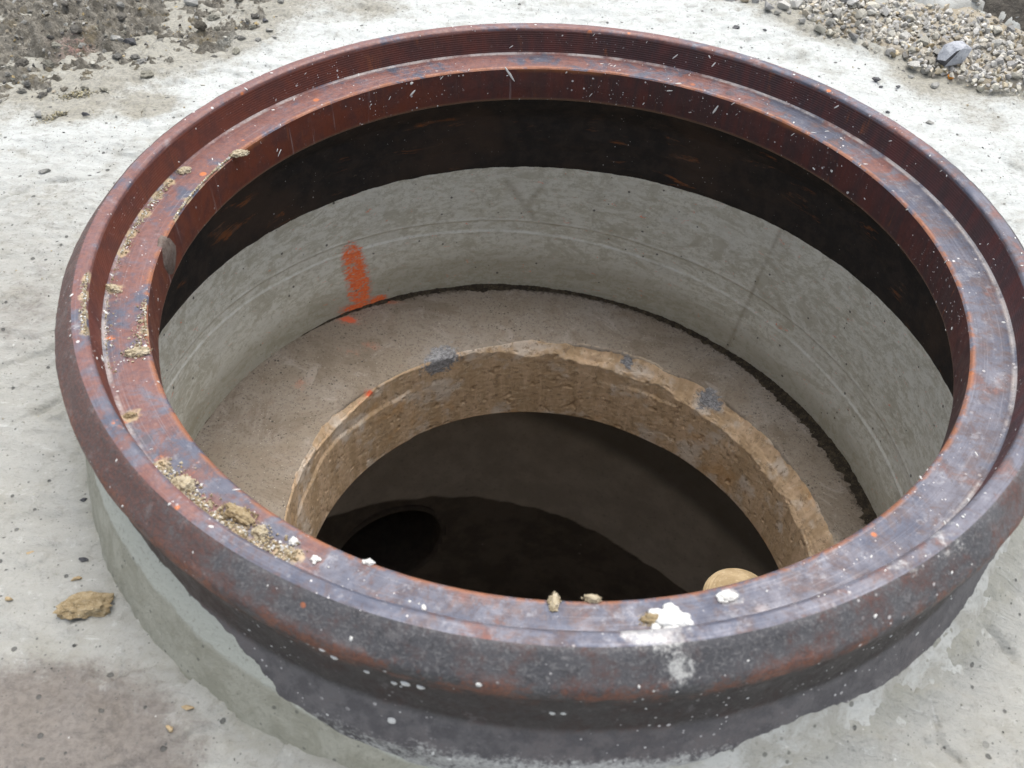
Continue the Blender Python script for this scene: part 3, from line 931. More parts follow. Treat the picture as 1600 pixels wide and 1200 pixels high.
# the dry brown clod at lower left
V, F = lump(777, 4, .42, 1.9, (.0185, .0095, .0062))
V = V*(1 + .35*fbm(V, 170, 5, 5, .7))[:, None]
clay = mat_plain('dry brown clay', (.22, .165, .09), (.34, .27, .165), 130, .95, .002, .2, (.46, .40, .29))
lay('clod', V, F, clay, 132, 950, 'flat dry brown clod of clay on concrete at the lower left', 'clod', .25, .28)
V, F = lump(779, 3, .5, 1.9, (.012, .012, .005))
olive = mat_plain('olive sand', (.25, .225, .155), (.36, .335, .25), 150, .95, .002, .2, (.18, .155, .10), 'island')
for (px, py, a_, b_, lab) in [(122, 152, .026, .011, 'tan crumbly clump of sand at the border of soil and concrete'), (95, 186, .024, .009, 'lower tan crumbly clump of sand on white concrete beside the soil'), (232, 172, .022, .009, 'pale crumbly clump of sand on concrete nearer the frame')]:
    p = g_at(px, py)
    Vs, Fs, o_ = [], [], 0
    for q in range(420):
        u = math.sqrt(rng.uniform())*(1 + .35*rng.normal()); t = rng.uniform(0, 2*PI)
        dx, dy = a_*u*math.cos(t), b_*u*math.sin(t)
        if fbm(np.array([[dx, dy, px]]), 45, 2, 7)[0] < -.12: continue
        W, G = cl[rng.integers(8)]
        s_ = rng.uniform(.0008, .0034)*max(.4, 1.2-u)
        xx, yy = dx*.92 - dy*.38, dx*.38 + dy*.92
        Vs.append((W*s_) @ rand_rot(rng).T + (xx, yy, ground_h(p[0]+xx, p[1]+yy) + .3*s_ + .003*max(0, 1-u)*rng.uniform())); Fs.append(G+o_); o_ += len(W)
    o = link('sand_clump', raw_mesh('sand_clump', np.concatenate(Vs), np.concatenate(Fs), False), olive)
    o.location = (p[0], p[1], 0)
    tag(o, lab, 'sand')

# ------------------------------------------------------------------ manhole frame
frame = tag(empty('manhole_casting', (0, 0, -.2)), 'large round rusty iron manhole frame without its cover, standing in the concrete', 'manhole')
NF = 1440
tf = np.linspace(0, 2*PI, NF, endpoint=False)
prof_outer = rounded([(.3985, -.200), (.3975, -.112), (.3868, -.083), (.3860, -.056), (.3884, -.040), (.3934, -.029), (.3942, -.019), (.3800, -.0022), (.3770, -.0006)],
                     {1: .004, 2: .005, 3: .006, 4: .004, 5: .002, 6: .004, 7: .0028})
prof_rim = rounded([(.3770, -.0006), (.3735, 0), (.3690, 0), (.3664, -.0016), (.3660, -.004)], {1: .002, 2: .001, 3: .0012})
g = []
zz = np.linspace(-.004, -.0270, 93)
for i, z_ in enumerate(zz):
    g.append((.3660 - (z_+.004)/(-.023)*.0030 + .00011*math.cos(2*PI*(z_+.004)/.0023) - .00011, z_))
prof_face = np.array(g)
prof_ledge = rounded([tuple(prof_face[-1]), (.3615, -.0285), (.352, -.0285), (.3318, -.0287), (.3302, -.0305)], {1: .001, 3: .0013})
prof_throat = rounded([(.3302, -.0305), (.3297, -.050), (.3299, -.0655), (.3315, -.0672)], {2: .0012})
prof_skirt = rounded([(.3315, -.0672), (.340, -.0676), (.372, -.0710), (.3775, -.0775), (.3790, -.096), (.3935, -.122), (.3945, -.192), (.3985, -.200)], {2: .004, 3: .003, 4: .006, 5: .006})

def lathe(name, prof, mat, amp=.0004, step=.0022, seed=1, extra=None, fullres=False):
    pr = prof if fullres else resample(prof, step)
    c, s = np.cos(tf)[:, None], np.sin(tf)[:, None]
    V = np.stack([c*pr[None, :, 0], s*pr[None, :, 0], np.broadcast_to(pr[None, :, 1], (NF, len(pr)))], -1)
    # fade displacement at the two profile ends so parts stay joined
    e = np.minimum(np.arange(len(pr)), np.arange(len(pr))[::-1])
    w = np.clip(e/2.0, 0, 1)[None, :]
    n = fbm(V, 60, 4, seed, .6)*amp + fbm(V, 14, 3, seed+50)*amp*.8
    if extra is not None: n = n + extra(V)
    tang = np.gradient(pr, axis=0)
    nr = np.stack([-tang[:, 1], tang[:, 0]], 1); nr /= np.linalg.norm(nr, axis=1)[:, None] + 1e-12
    d = (n*w)
    V[..., 0] += c*nr[None, :, 0]*d; V[..., 1] += s*nr[None, :, 0]*d; V[..., 2] += nr[None, :, 1]*d
    V[..., 2] += .2
    me = grid_mesh(name, V, True)
    V[..., 2] -= .2
    o = link(name, me, mat, frame)
    return o, me, V

def with_offset(mat):
    return mat

def blobmask(V, spots):
    out = np.zeros(V.shape[:2])
    for p, s, a in spots:
        out = np.maximum(out, a*np.exp(-(((V-np.array(p))/np.array(s))**2).sum(-1)))
    return out

wh1, wh2 = at(1030, 990, -.005), at(1050, 1030, -.02)
wspots = [(at(1020, 990, -.003), (.030, .016, .02), .60), (at(1050, 1035, -.016), (.018, .02, .018), .62), (at(1480, 845, -.003), (.05, .03, .012), .36), (at(1400, 890, -.002), (.04, .02, .01), .34), (at(118, 510, 0), (.012, .016, .02), .42)]
o_, me_, V_ = lathe('outer_wall', prof_outer, mat_outer(), .0006, .0022, 3)
tdeg = np.degrees(np.arctan2(V_[..., 1], V_[..., 0]))
low = sst(-.080, -.118, V_[..., 2])*sst(60, -20, np.abs(tdeg+85)-10)
attr(me_, 'white', np.maximum(blobmask(V_, wspots), .62*low))
o_, me_, V_ = lathe('rim', prof_rim, mat_ledge('worn rim', True), .0004, .0015, 5)
attr(me_, 'white', blobmask(V_, wspots)); 
sandpts = [at(px, py, 0) for px, py in [(136, 432), (133, 460), (133, 490), (135, 515)]]
attr(me_, 'sand', blobmask(V_, [(p, (.006, .012, .01), .6) for p in sandpts]))
lathe('inner_face', prof_face, mat_inner('dark red ridged rust'), .00012, seed=7, fullres=True)
led_line = [(262, 285), (245, 305), (225, 335), (205, 365), (190, 395)]
led_line2 = [(375, 243), (350, 262), (320, 290), (300, 312), (282, 340)]
led_line3 = [(250, 728), (280, 760), (310, 790), (340, 812), (370, 832), (400, 850), (440, 862), (460, 868)]
o_, me_, V_ = lathe('seat_ledge', prof_ledge, mat_ledge('worn seat ledge'), .0004, .0018, 9)
attr(me_, 'white', blobmask(V_, wspots + [(at(1140, 932, -.0285), (.012, .01, .01), .5)]))
attr(me_, 'sand', blobmask(V_, [(at(px, py, -.0285), (.010, .010, .01), .62) for px, py in led_line+led_line2+led_line3+[(215, 550), (180, 452), (230, 515), (205, 650)]]))
lathe('throat', prof_throat, mat_inner('dark red throat rust', True), .00035, .0018, 11)
def skirt_x(V):
    return (.0014*fbm(V, (10, 10, 40), 4, 90) + .0009*fbm(V, (30, 30, 160), 3, 93))*sst(-.186, -.165, V[..., 2])
lathe('skirt', prof_skirt, mat_skirt(), .0008, .003, 13, skirt_x)
# materials of the frame use its own coordinates; the empty stands 0.2 m below the rim
for m_ in (bpy.data.materials['worn rim'], bpy.data.materials['worn seat ledge'], bpy.data.materials['dark red ridged rust'], bpy.data.materials['dark red throat rust'], bpy.data.materials['weathered dark frame wall']):
    t_ = m_.node_tree
    for n_ in list(t_.nodes):
        if n_.type == 'SEPXYZ':
            ad = t_.nodes.new('ShaderNodeVectorMath'); ad.operation = 'ADD'
            ad.inputs[1].default_value = (0, 0, -.2)
            src = n_.inputs[0].links[0].from_socket
            t_.links.new(src, ad.inputs[0]); t_.links.new(ad.outputs[0], n_.inputs[0])

# casting lug on the throat at the left
V, F = lump(50, 3, .22, 1.4, (.006, .018, .020))
p = at(256, 400, -.045)
t_ = math.atan2(p[1], p[0])
V = V @ rotz(t_).T + np.array([.333*math.cos(t_), .333*math.sin(t_), -.046+.2])
link('casting_lug', raw_mesh('casting_lug', V, F), mat_plain('chipped iron', (.085, .06, .048), (.15, .12, .10), 130, .7, .001, .4, (.09, .04, .028)), frame)

# splashes of mortar on the iron
white_m = mat_plain('white mortar', (.56, .56, .535), (.64, .64, .62), 200, .85, .001, .3, (.48, .47, .44))
allp = np.concatenate([resample(prof_outer, .0015)[25:], resample(prof_rim, .0015), resample(prof_face[::6], .0015), resample(prof_ledge, .0015), resample(prof_throat, .0015)])
tan = np.gradient(allp, axis=0)
nrm = np.stack([-tan[:, 1], tan[:, 0]], 1); nrm /= np.linalg.norm(nrm, axis=1)[:, None]+1e-12
nrm = -nrm if nrm[np.argmax(allp[:, 1]), 1] < 0 else nrm
Vd, Fd = ico(2)
items = []
def drop(t, i, a, b, h, ang, seed):
    r0, z0 = allp[i]
    N = np.array([nrm[i, 0]*math.cos(t), nrm[i, 0]*math.sin(t), nrm[i, 1]])
    A_ = np.array([-math.sin(t), math.cos(t), 0]); B_ = np.cross(N, A_)
    U = math.cos(ang)*A_ + math.sin(ang)*B_; W = np.cross(N, U)
    V = Vd*(1+.25*vn(Vd+seed, 1.7, 3))[:, None]
    return V[:, :1]*a*U + V[:, 1:2]*b*W + V[:, 2:3]*h*N + np.array([r0*math.cos(t), r0*math.sin(t), z0+.2])
for q in range(620):
    t = rng.uniform(0, 2*PI)
    i = int(rng.integers(2, len(allp)-2))
    if rng.uniform() > .45 + .55*(vn(np.array([[math.cos(t), math.sin(t), 0]]), 3.1, 8)[0] > 0): continue
    s = rng.choice([.0006, .0009, .0013, .0020], p=[.44, .36, .16, .04])
    inside = allp[i, 0] < .366
    el = rng.uniform(1.0, 1.5) if not inside or rng.uniform() < .6 else rng.uniform(2, 3.5)
    items.append((drop(t, i, s*el, s*.8/el**.4, s*.35, rng.normal(.9, .25) if el > 1.6 else rng.uniform(0, 3), q), Fd, 0))
# the long dash on the throat and the big drops on the outer wall
def on_profile(z, lo, hi):
    return lo + int(np.argmin(np.abs(allp[lo:hi, 1]-z)))
n_o = len(resample(prof_outer, .0015)[25:])
ti = len(allp) - len(resample(prof_throat, .0015))
for (px, py, z, a, b, ang) in [(797, 118, -.036, .0105, .0013, 2.15), (1110, 180, -.045, .006, .0011, 1.2), (640, 140, -.045, .004, .0009, .7)]:
    p = at(px, py, z); t = math.atan2(p[1], p[0])
    items.append((drop(t, on_profile(z, ti, len(allp)), a, b, .0006, ang, px), Fd, 0))
for (px, py, z, s) in [(638, 1054, -.05, .0033), (661, 1061, -.05, .0026), (611, 1079, -.055, .0022), (570, 1055, -.05, .002), (520, 1030, -.045, .0026), (863, 1125, -.06, .0024), (880, 1122, -.06, .0022), (770, 950, -.02, .0017), (505, 1012, -.03, .0022), (604, 1145, -.095, .003)]:
    p = at(px, py, z); t = math.atan2(p[1], p[0])
    items.append((drop(t, on_profile(z, 0, n_o-6), s, s*.85, s*.4, 0, px), Fd, 0))
pile('mortar_spatter', items, [white_m], 'stuff', True, frame)

# thick white mortar blobs lying on the rim
def blob(name, px, py, z, sc, seed, label, cat, mat, sub=4, amp=.5, freq=1.7, rz=0.0, rough=0.0):
    """a lump with smaller lumps grown on it, so that its outline is ragged"""
    r = np.random.default_rng(seed)
    sc = np.array(sc)
    V, F = lump(seed, sub, amp, freq, sc*np.array([.80, .80, .85]))
    V = V*(1 + (rough or .06)*fbm(V, 420, 3, seed))[:, None]
    V = V.copy(); V[:, 2] = np.maximum(V[:, 2], -.25*sc[2])
    Vs, Fs, o_ = [V], [F], len(V)
    crumbly = name != 'mortar_blob'
    for q in range(70 if crumbly else 9):
        a = r.uniform(0, 2*PI); u = r.uniform(.55, 1.12) if crumbly else r.uniform(.5, 1.0)
        k = r.uniform(.10, .26) if crumbly else r.uniform(.25, .5)
        s_ = float(sc[1])*k
        if crumbly: W, G = cl[r.integers(8)]; W = W @ rand_rot(r).T
        else: W, G = lump(seed+q, 2, .3, 1.5, (1, 1, .55))
        W = W*min(s_, .003 if crumbly else .006) + np.array([sc[0]*u*math.cos(a), sc[1]*u*math.sin(a), r.uniform(-.1, .75 if crumbly else .25)*sc[2]*(1.15-u)])
        Vs.append(W); Fs.append(G+o_); o_ += len(W)
    V, F = np.concatenate(Vs), np.concatenate(Fs)
    p = at(px, py, z)
    o = link(name, raw_mesh(name, V @ rotz(rz).T, F, not crumbly), mat)
    o.location = (p[0], p[1], z + sc[2]*.18)
    tag(o, label, cat)
    return o
blob('mortar_blob', 1048, 968, -.004, (.0125, .0085, .0042), 21, 'largest white mortar blob, on the front rim of the frame', 'mortar', white_m)
blob('mortar_blob', 1136, 932, -.0285, (.0062, .0048, .0026), 23, 'thumb sized white mortar blob on the ledge right of the largest one', 'mortar', white_m)
blob('mortar_blob', 1000, 998, -.004, (.009, .0038, .0018), 25, 'thin white mortar smear left below the largest blob on the front rim', 'mortar', white_m)
blob('mortar_blob', 459, 846, -.0285, (.0034, .0028, .002), 27, 'small white mortar drop at the lower right end of the sandy crumbs on the ledge', 'mortar', white_m)
blob('mortar_blob', 492, 874, -.0285, (.0034, .0028, .002), 29, 'small white mortar drop standing clear just beyond the end of the sandy crumbs', 'mortar', white_m)
blob('mortar_blob', 576, 879, -.0285, (.0045, .0022, .0015), 33, 'white mortar drop on the inner edge of the front ledge', 'mortar', white_m)

sand_m = mat_plain('dry tan sand', (.36, .305, .205), (.46, .405, .30), 200, .95, .0015, .2, (.28, .20, .10))
blob('clay_clod', 374, 806, -.0285, (.0145, .0065, .0055), 41, 'flat brown clod of dry clay on the ledge at the lower left', 'clod', clay, 4, .45, 1.9, -.45, .12)
blob('clay_clod', 287, 759, -.0285, (.0085, .0070, .0055), 43, 'round tan clod on the ledge above the flat brown clod', 'clod', sand_m, 4, .45, 1.9, 0, .12)
blob('clay_clod', 215, 551, -.0285, (.0105, .0048, .0040), 45, 'ragged tan clod on the ledge at the left', 'clod', sand_m, 4, .6, 2.4, .35, .2)
blob('clay_clod', 176, 452, -.0285, (.0085, .0040, .0035), 47, 'small tan clod in the ledge corner left of the gap', 'clod', sand_m, 4, .6, 2.4, -.3, .2)
blob('clay_clod', 374, 241, -.0285, (.0085, .0055, .0040), 49, 'tan clod on the inner ledge edge at the upper left', 'clod', sand_m, 4, .6, 2.2, .4, .2)
blob('clay_clod', 288, 268, -.0285, (.0065, .0050, .0040), 51, 'pale clod in the ledge corner at the upper left', 'clod', sand_m, 4, .5, 2.2, .4, .15)
blob('clay_clod', 866, 941, -.0285, (.0035, .0065, .003), 53, 'tan crumb hanging on the inner edge of the front ledge', 'clod', sand_m, 3, .5, 2.2, 0, .15)
blob('clay_clod', 925, 936, -.0285, (.0060, .0030, .003), 55, 'tan crumb right of the hanging one on the inner front edge', 'clod', sand_m, 3, .5, 2.2, 0, .15)
blob('clay_clod', 408, 832, -.0285, (.0060, .0048, .0042), 57, 'pale tan clod just below the flat brown clod on the ledge', 'clod', sand_m, 4, .5, 2.2, 0, .15)
blob('clay_clod', 204, 650, -.0285, (.0050, .0028, .0028), 59, 'dark tan crumb alone on the ledge at the left', 'clod', clay, 3, .5, 2.2, .2, .15)
blob('clay_clod', 1018, 969, -.004, (.0075, .0042, .004), 61, 'brown crumb stuck beside the largest white mortar blob', 'clod', clay, 3, .5, 2.2, .2, .15)

# crumbs: one mass along the ledge
items = []
def crumbs(line, z, n, spread, smin, smax):
    L = np.array([at(px, py, z) for px, py in line])
    seg = np.linalg.norm(np.diff(L, axis=0), axis=1); cum = np.concatenate([[0], np.cumsum(seg)])
    for _ in range(n):
        u = rng.uniform(0, cum[-1]); j = min(np.searchsorted(cum, u, 'right')-1, len(seg)-1)
        p = L[j] + (L[j+1]-L[j])*(u-cum[j])/seg[j]
        p = p + np.array([*rng.normal(0, spread, 2), 0])
        r_ = math.hypot(p[0], p[1])
        if z < -.01: 
            rn = min(max(r_, .3315), .3605); p[:2] *= rn/r_
        else:
            rn = min(max(r_, .3672), .377); p[:2] *= rn/r_
        s = rng.uniform(smin, smax)
        V, F = cl[rng.integers(8)]
        items.append(((V*s) @ rand_rot(rng).T + (p[0], p[1], z + .4*s), F, int(rng.choice(3, p=[.6, .25, .15]))))
crumbs(led_line, -.0285, 420, .0026, .0004, .0016)
crumbs(led_line2, -.0285, 420, .0018, .0004, .0017)
crumbs(led_line3, -.0285, 1100, .0042, .0004, .0019)
crumbs([(136, 430), (132, 470), (134, 520)], -.0005, 300, .0016, .0004, .0015)
crumbs([(232, 470), (225, 520), (205, 560)], -.0285, 240, .0034, .0004, .0016)
crumbs([(182, 400), (168, 450), (165, 520), (172, 580)], -.0285, 160, .0030, .0004, .0012)
pile('sand_crumbs', items, [sand_m, clay, white_m])

# ------------------------------------------------------------------ mortar collar round the foot of the frame
NC = 1400
tc = np.linspace(0, 2*PI, NC, endpoint=False)
deg = np.degrees(tc); deg = np.where(deg > 180, deg-360, deg)
zc = np.interp(deg, [-180, -150, -135, -124, -115, -106, -100, -88, -75, -65, -52, -40, 0, 60, 180], [-.064, -.068, -.070, -.077, -.087, -.101, -.113, -.112, -.098, -.092, -.098, -.092, -.082, -.06, -.065])
wc = np.interp(deg, [-180, -150, -135, -120, -105, -95, -80, -60, -30, 60, 180], [.022, .023, .027, .032, .034, .036, .055, .060, .05, .03, .018])
u = np.linspace(0, 1, 44)
Pc = np.stack([.39*np.cos(tc), .39*np.sin(tc), 0*tc], -1)
zc = zc + .0045*fbm(Pc, 14, 3, 81) + .0030*fbm(Pc, 80, 5, 82, .7)
wc = wc*(1 + .16*fbm(Pc, 9, 3, 83) + .07*fbm(Pc, 60, 4, 84, .65))
U_, D_ = np.meshgrid(u, tc, indexing='xy')
Rc = .3835 + wc[:, None]*U_
gx, gy = Rc*np.cos(D_), Rc*np.sin(D_)
gz = ground_z(gx, gy) 
zlow = gz - .006
ex = np.interp(deg, [-180, -118, -100, -85, 180], [1.5, 1.35, 1.12, 1.0, 1.0])[:, None]
prof = 1 - U_**ex
Zc = zlow + (zc[:, None] - zlow)*prof + np.maximum(zc[:, None]-zlow, .01)*np.interp(deg, [-180, -110, -80, 180], [0, 0, -.05, -.05])[:, None]*np.sin(PI*U_**1.2)
Pv = np.stack([gx, gy, Zc], -1)
Zc = Zc + .0016*fbm(Pv, 26, 4, 85, .6) + .0010*fbm(Pv, 140, 3, 86)
Zc[:, -1] -= .012
me = grid_mesh('mortar_collar', np.stack([gx, gy, Zc], -1), True)
attr(me, 'top', np.broadcast_to(sst(.62, .25, U_), U_.shape))
attr(me, 'pale', np.broadcast_to(np.maximum(sst(-104, -82, deg), sst(-170, -178, deg))[:, None], U_.shape))
tag(link('mortar_collar', me, mat_collar()), 'olive grey mortar collar packed round the foot of the rusty frame', 'mortar collar')

# ------------------------------------------------------------------ adjusting ring of grey concrete
SZ, STX, STY = -.3902, -.080, -.0073
def slab_z(x, y): return SZ + STX*x + STY*y
RING_L = ('smooth grey concrete ring wall between the iron frame and the tan slab', 'concrete ring')
NR = 1500
tr = np.linspace(0, 2*PI, NR, endpoint=False)
v = np.linspace(0, 1, 150)
Tn, Vn = np.meshgrid(tr, v, indexing='ij')
x, y = .396*np.cos(Tn), .396*np.sin(Tn)
ztop = -.190
zb = slab_z(x, y) - .012
z = ztop + (zb-ztop)*Vn
hs_ = z - slab_z(x, y)                 # height above the slab
tdeg = np.degrees(Tn); tdeg = np.where(tdeg > 180, tdeg-360, tdeg)
P = np.stack([x, y, z], -1)
wob = .0016*fbm(P, (7, 7, 1), 3, 101)
l1 = .112 + wob - .012*sst(60, -10, tdeg)
l2 = l1 - np.interp(tdeg, [-180, 0, 30, 100, 180], [.03, .03, .030, .0185, .013]) + .001*fbm(P, (12, 12, 1), 2, 103)
line = np.exp(-((hs_-l1)/.0014)**2) + .9*np.exp(-((hs_-l2)/.0013)**2) + .35*np.exp(-((hs_-l2+.035)/.001)**2)*sst(90, 40, tdeg)
dr = .0009*line*(.6+.4*vn(P, (40, 40, 5), 5)) - .0012*sst(0, .003, l1-hs_)*sst(.001, -.001, l2-hs_) + .0006*fbm(P, (14, 14, 60), 4, 105) + .0003*fbm(P, 160, 3, 107)
# joint of the mould
cr = np.interp(z, [-.42, -.20], [53.3, 49.0])
jn = np.exp(-((tdeg-cr)/.16)**2)
dr = dr - .0011*jn*(.5+.5*vn(P, 60, 9))
rr_ = .396 - dr
V = np.stack([rr_*np.cos(Tn), rr_*np.sin(Tn), z], -1)
Vo = np.stack([np.full(NR, .47)*np.cos(tr), .47*np.sin(tr), np.full(NR, ztop)], -1)[:, None]
Vo2 = np.stack([np.full(NR, .47)*np.cos(tr), .47*np.sin(tr), slab_z(.47*np.cos(tr), .47*np.sin(tr))-.02], -1)[:, None]
V = np.concatenate([Vo2, Vo, V], 1)
pad = lambda a: np.concatenate([np.zeros((NR, 2)), a], 1)
me = grid_mesh('ring_wall', V, True, True)
wdt = sst(126.6, 128.2, tdeg + .6*vn(P, (30, 30, 90), 4))*sst(134.2, 132.2, tdeg + .8*vn(P, (30, 30, 90), 6))
ctr = np.interp(z, [-.39, -.33, -.26], [130.0, 130.2, 131.2]); hw = np.interp(z, [-.39, -.34, -.30, -.265], [2.0, 2.9, 2.8, 2.0])
pnt = sst(1.25, .35, np.abs(tdeg-ctr)/hw)*sst(-.250, -.280, z)*.82
pnt = np.maximum(pnt, .9*sst(6.5, 3, np.abs(tdeg-129.6))*sst(.016, .006, hs_))
attr(me, 'paint', pad(pnt)); attr(me, 'line', pad(np.clip(line, 0, 1)))
stain = .8*np.exp(-((tdeg-(cr+.5))/.35)**2) + .45*np.exp(-((tdeg-48)/2.2)**2)*sst(-.29, -.21, z)*(.5+.5*vn(P, (30, 30, 12), 15))
def vline(t0, z0, t1, z1, w):
    ax, ay, bx, by = t0*.0069, z0, t1*.0069, z1
    px_, py_ = tdeg*.0069, z
    t = np.clip(((px_-ax)*(bx-ax)+(py_-ay)*(by-ay))/((bx-ax)**2+(by-ay)**2), 0, 1)
    return np.exp(-((px_-ax-t*(bx-ax))**2+(py_-ay-t*(by-ay))**2)/w**2)
stain = np.maximum(stain, .85*vline(100.5, -.217, 95.8, -.266, .0045)); stain = np.maximum(stain, .7*vline(93.6, -.217, 96.5, -.250, .004))
stain = np.maximum(stain, .5*np.exp(-((tdeg-84)/1.6)**2-((z+.235)/.012)**2))
attr(me, 'stain', pad(np.clip(stain*(.75+.4*fbm(P, 60, 3, 19)), 0, 1)))
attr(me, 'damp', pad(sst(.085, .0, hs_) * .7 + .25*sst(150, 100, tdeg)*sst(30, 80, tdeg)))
tag(link('concrete_ring', me, mat_ring()), *RING_L)

# ------------------------------------------------------------------ slab with the round access hole
SLAB_L = ('tan old concrete slab with a chipped round access hole at its middle', 'concrete slab')
NS = 1300
ts = np.linspace(0, 2*PI, NS, endpoint=False)
hx, hy, rh = .0246, -.0153, .294
zt = 0.0
prof = resample([(.50, 0), (.40, 0)], .02)
p2 = resample([(.40, 0), (rh+.002, 0)], .0017)
p3 = resample([(rh+.002, -.001), (rh, -.003), (rh-.0005, -.126)], .0016)
p4 = resample([(rh-.0005, -.126), (rh+.004, -.131), (.62, -.150)], .012)
pr = np.concatenate([prof[:-1], p2, p3[1:], p4[1:]])
n1, n2, n3 = len(prof)-1, len(p2), len(p3)-1
Tn = np.broadcast_to(ts[:, None], (NS, len(pr)))
r = np.broadcast_to(pr[None, :, 0], Tn.shape).copy(); h = np.broadcast_to(pr[None, :, 1], Tn.shape).copy()
k = sst(.392, .335, r)               # the hole sits a little off centre
k[:, n1+n2:n1+n2+n3] = 1
cxx, cyy = hx*k, hy*k
tdeg = np.degrees(Tn); tdeg = np.where(tdeg > 180, tdeg-360, tdeg)
P0 = np.stack([cxx + r*np.cos(Tn), cyy + r*np.sin(Tn), h], -1)
# broken arris: the edge is knocked back by an uneven bevel
Pe = np.stack([.3*np.cos(ts), .3*np.sin(ts), 0*ts], -1)
td1 = tdeg[:, 0]
bev = .003 + .010*fbm(Pe, 8, 4, 201, .6) + .006*fbm(Pe, 38, 4, 203, .6)
bev = bev + np.interp(td1, [-180, -40, 0, 30, 60, 85, 110, 122, 150, 180], [0, .008, .019, .020, .017, .010, .006, .001, -.001, 0])
bev = np.maximum(bev, .0016)[:, None]
dr_ = np.maximum(r-rh, 0); dz_ = np.maximum(-h, 0)
s_ = dr_/bev + dz_/(bev*1.55) + .20*fbm(P0, (24, 24, 24), 4, 205, .55)*(dr_+dz_ < .05)
cut = np.maximum(0, 1-s_)
r = r + cut*bev*.55; h = h - cut*bev*.85
top_ = (np.arange(len(pr)) <= n1+n2)[None, :]
wallm = sst(.0, .75, (dz_ - .35*bev)/(bev*1.2))
edge = np.exp(-((s_-.55)/.55)**2)
flake = fbm(P0, (22, 22, 34), 5, 207, .6)
r = r + edge*.0020*flake - wallm*(dz_ < .125)*(.0010*fbm(P0, (22, 22, 12), 3, 209, .5) + .0005*fbm(P0, 240, 3, 211, .7) - .0020*sst(.45, .6, fbm(P0, 130, 3, 213)))
h = h + edge*.0024*fbm(P0, 30, 5, 215, .6) - edge*.0022*sst(.1, .14, flake) + (1-wallm)*(.0012*fbm(P0, 16, 3, 217) + .0006*fbm(P0, 160, 3, 219))
# horizontal lifts on the wall
r = r - wallm*.0022*sst(-.036, -.042, h + .022*fbm(P0, (10, 10, 1), 4, 221))*sst(-.05, .25, fbm(P0, (7, 7, 1), 3, 223))
V = np.stack([cxx + r*np.cos(Tn), cyy + r*np.sin(Tn), h], -1)
V[..., 2] += slab_z(V[..., 0], V[..., 1])
me = grid_mesh('slab', V, True)
under = np.zeros(Tn.shape); under[:, n1+n2+n3:] = 1
bevel_c = sst(1.0, .72, s_ + .25*flake)*(h < .01)
attr(me, 'wall', np.maximum(np.maximum(wallm, under), bevel_c))
rgt = np.interp(tdeg, [-180, -20, 0, 40, 80, 110, 140, 180], [.5, .7, 1, 1, .75, .55, .45, .5])
patch = sst(-.15, .35, fbm(Pe, 11, 4, 241))[:, None]
attr(me, 'lip', np.exp(-((s_-1.12)/(.16+.42*sst(75, 30, tdeg)*sst(-40, 0, tdeg)))**2)*rgt*(.35+.65*patch) + .35*np.exp(-((s_-.45)/.35)**2)*patch*(rgt > .6))
agg = np.zeros(Tn.shape)
for px, py, dz, sx, sz in [(690, 566, -.008, .030, .020), (980, 567, -.006, .014, .012), (1105, 628, -.008, .022, .016)]:
    p = at(px, py, SZ+dz, STX, STY)
    e = ((V-p)/np.array([sx, sx, sz]))**2
    agg = np.maximum(agg, 1.1*np.exp(-e.sum(-1)))
attr(me, 'agg', agg)
pnt = np.zeros(Tn.shape)
for px, py, dz, s, a in [(578, 617, -.004, (.008, .008, .006), .95), (566, 628, -.004, (.006, .007, .006), .8), (470, 600, 0, (.009, .012, .02), .42), (580, 540, 0, (.016, .008, .02), .36), (545, 550, 0, (.016, .008, .02), .33), (600, 470, 0, (.022, .006, .03), .70), (545, 500, 0, (.016, .010, .03), .75)]:
    p = at(px, py, SZ+dz, STX, STY)
    e = ((V-p)/np.array(s))**2
    pnt = np.maximum(pnt, a*np.exp(-e.sum(-1)))
attr(me, 'paint', pnt)
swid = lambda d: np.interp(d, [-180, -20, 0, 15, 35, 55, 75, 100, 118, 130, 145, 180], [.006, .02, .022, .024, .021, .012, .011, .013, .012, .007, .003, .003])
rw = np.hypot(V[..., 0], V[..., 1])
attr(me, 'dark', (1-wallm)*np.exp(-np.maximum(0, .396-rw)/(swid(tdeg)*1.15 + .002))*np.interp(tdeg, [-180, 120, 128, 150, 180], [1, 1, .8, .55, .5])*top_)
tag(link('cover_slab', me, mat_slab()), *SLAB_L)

# dirt packed in the corner of ring and slab
Wd = swid(np.degrees(np.where(ts > PI, ts-2*PI, ts)))
Pe = np.stack([.396*np.cos(ts), .396*np.sin(ts), 0*ts], -1)
Wd = np.maximum(1.0*Wd*(1 + .45*fbm(Pe, 18, 4, 231) + .50*fbm(Pe, 110, 5, 233, .75)) - .0015, .0012)
uu = np.linspace(0, 1, 26)
U_, D_ = np.meshgrid(uu, ts, indexing='xy')
Rd = .3975 - Wd[:, None]*U_
xd, yd = Rd*np.cos(D_), Rd*np.sin(D_)
hd = (.0022 + .16*Wd[:, None])*(1-U_)**1.3 - .0012*U_
Pd = np.stack([xd, yd, 0*xd], -1)
hd = hd + (.0016*fbm(Pd, 70, 4, 235, .7) + .0012*np.abs(fbm(Pd, 200, 3, 237)))*np.sin(PI*np.clip(U_+.08, 0, 1))*np.clip(Wd[:, None]/.008, .3, 1.4)
me = grid_mesh('dirt_bead', np.stack([xd, yd, slab_z(xd, yd)+hd], -1), True, True)
tag(link('dirt_bead', me, mat_seam()), 'bead of damp black dirt in the corner between grey ring and tan slab', 'dirt')

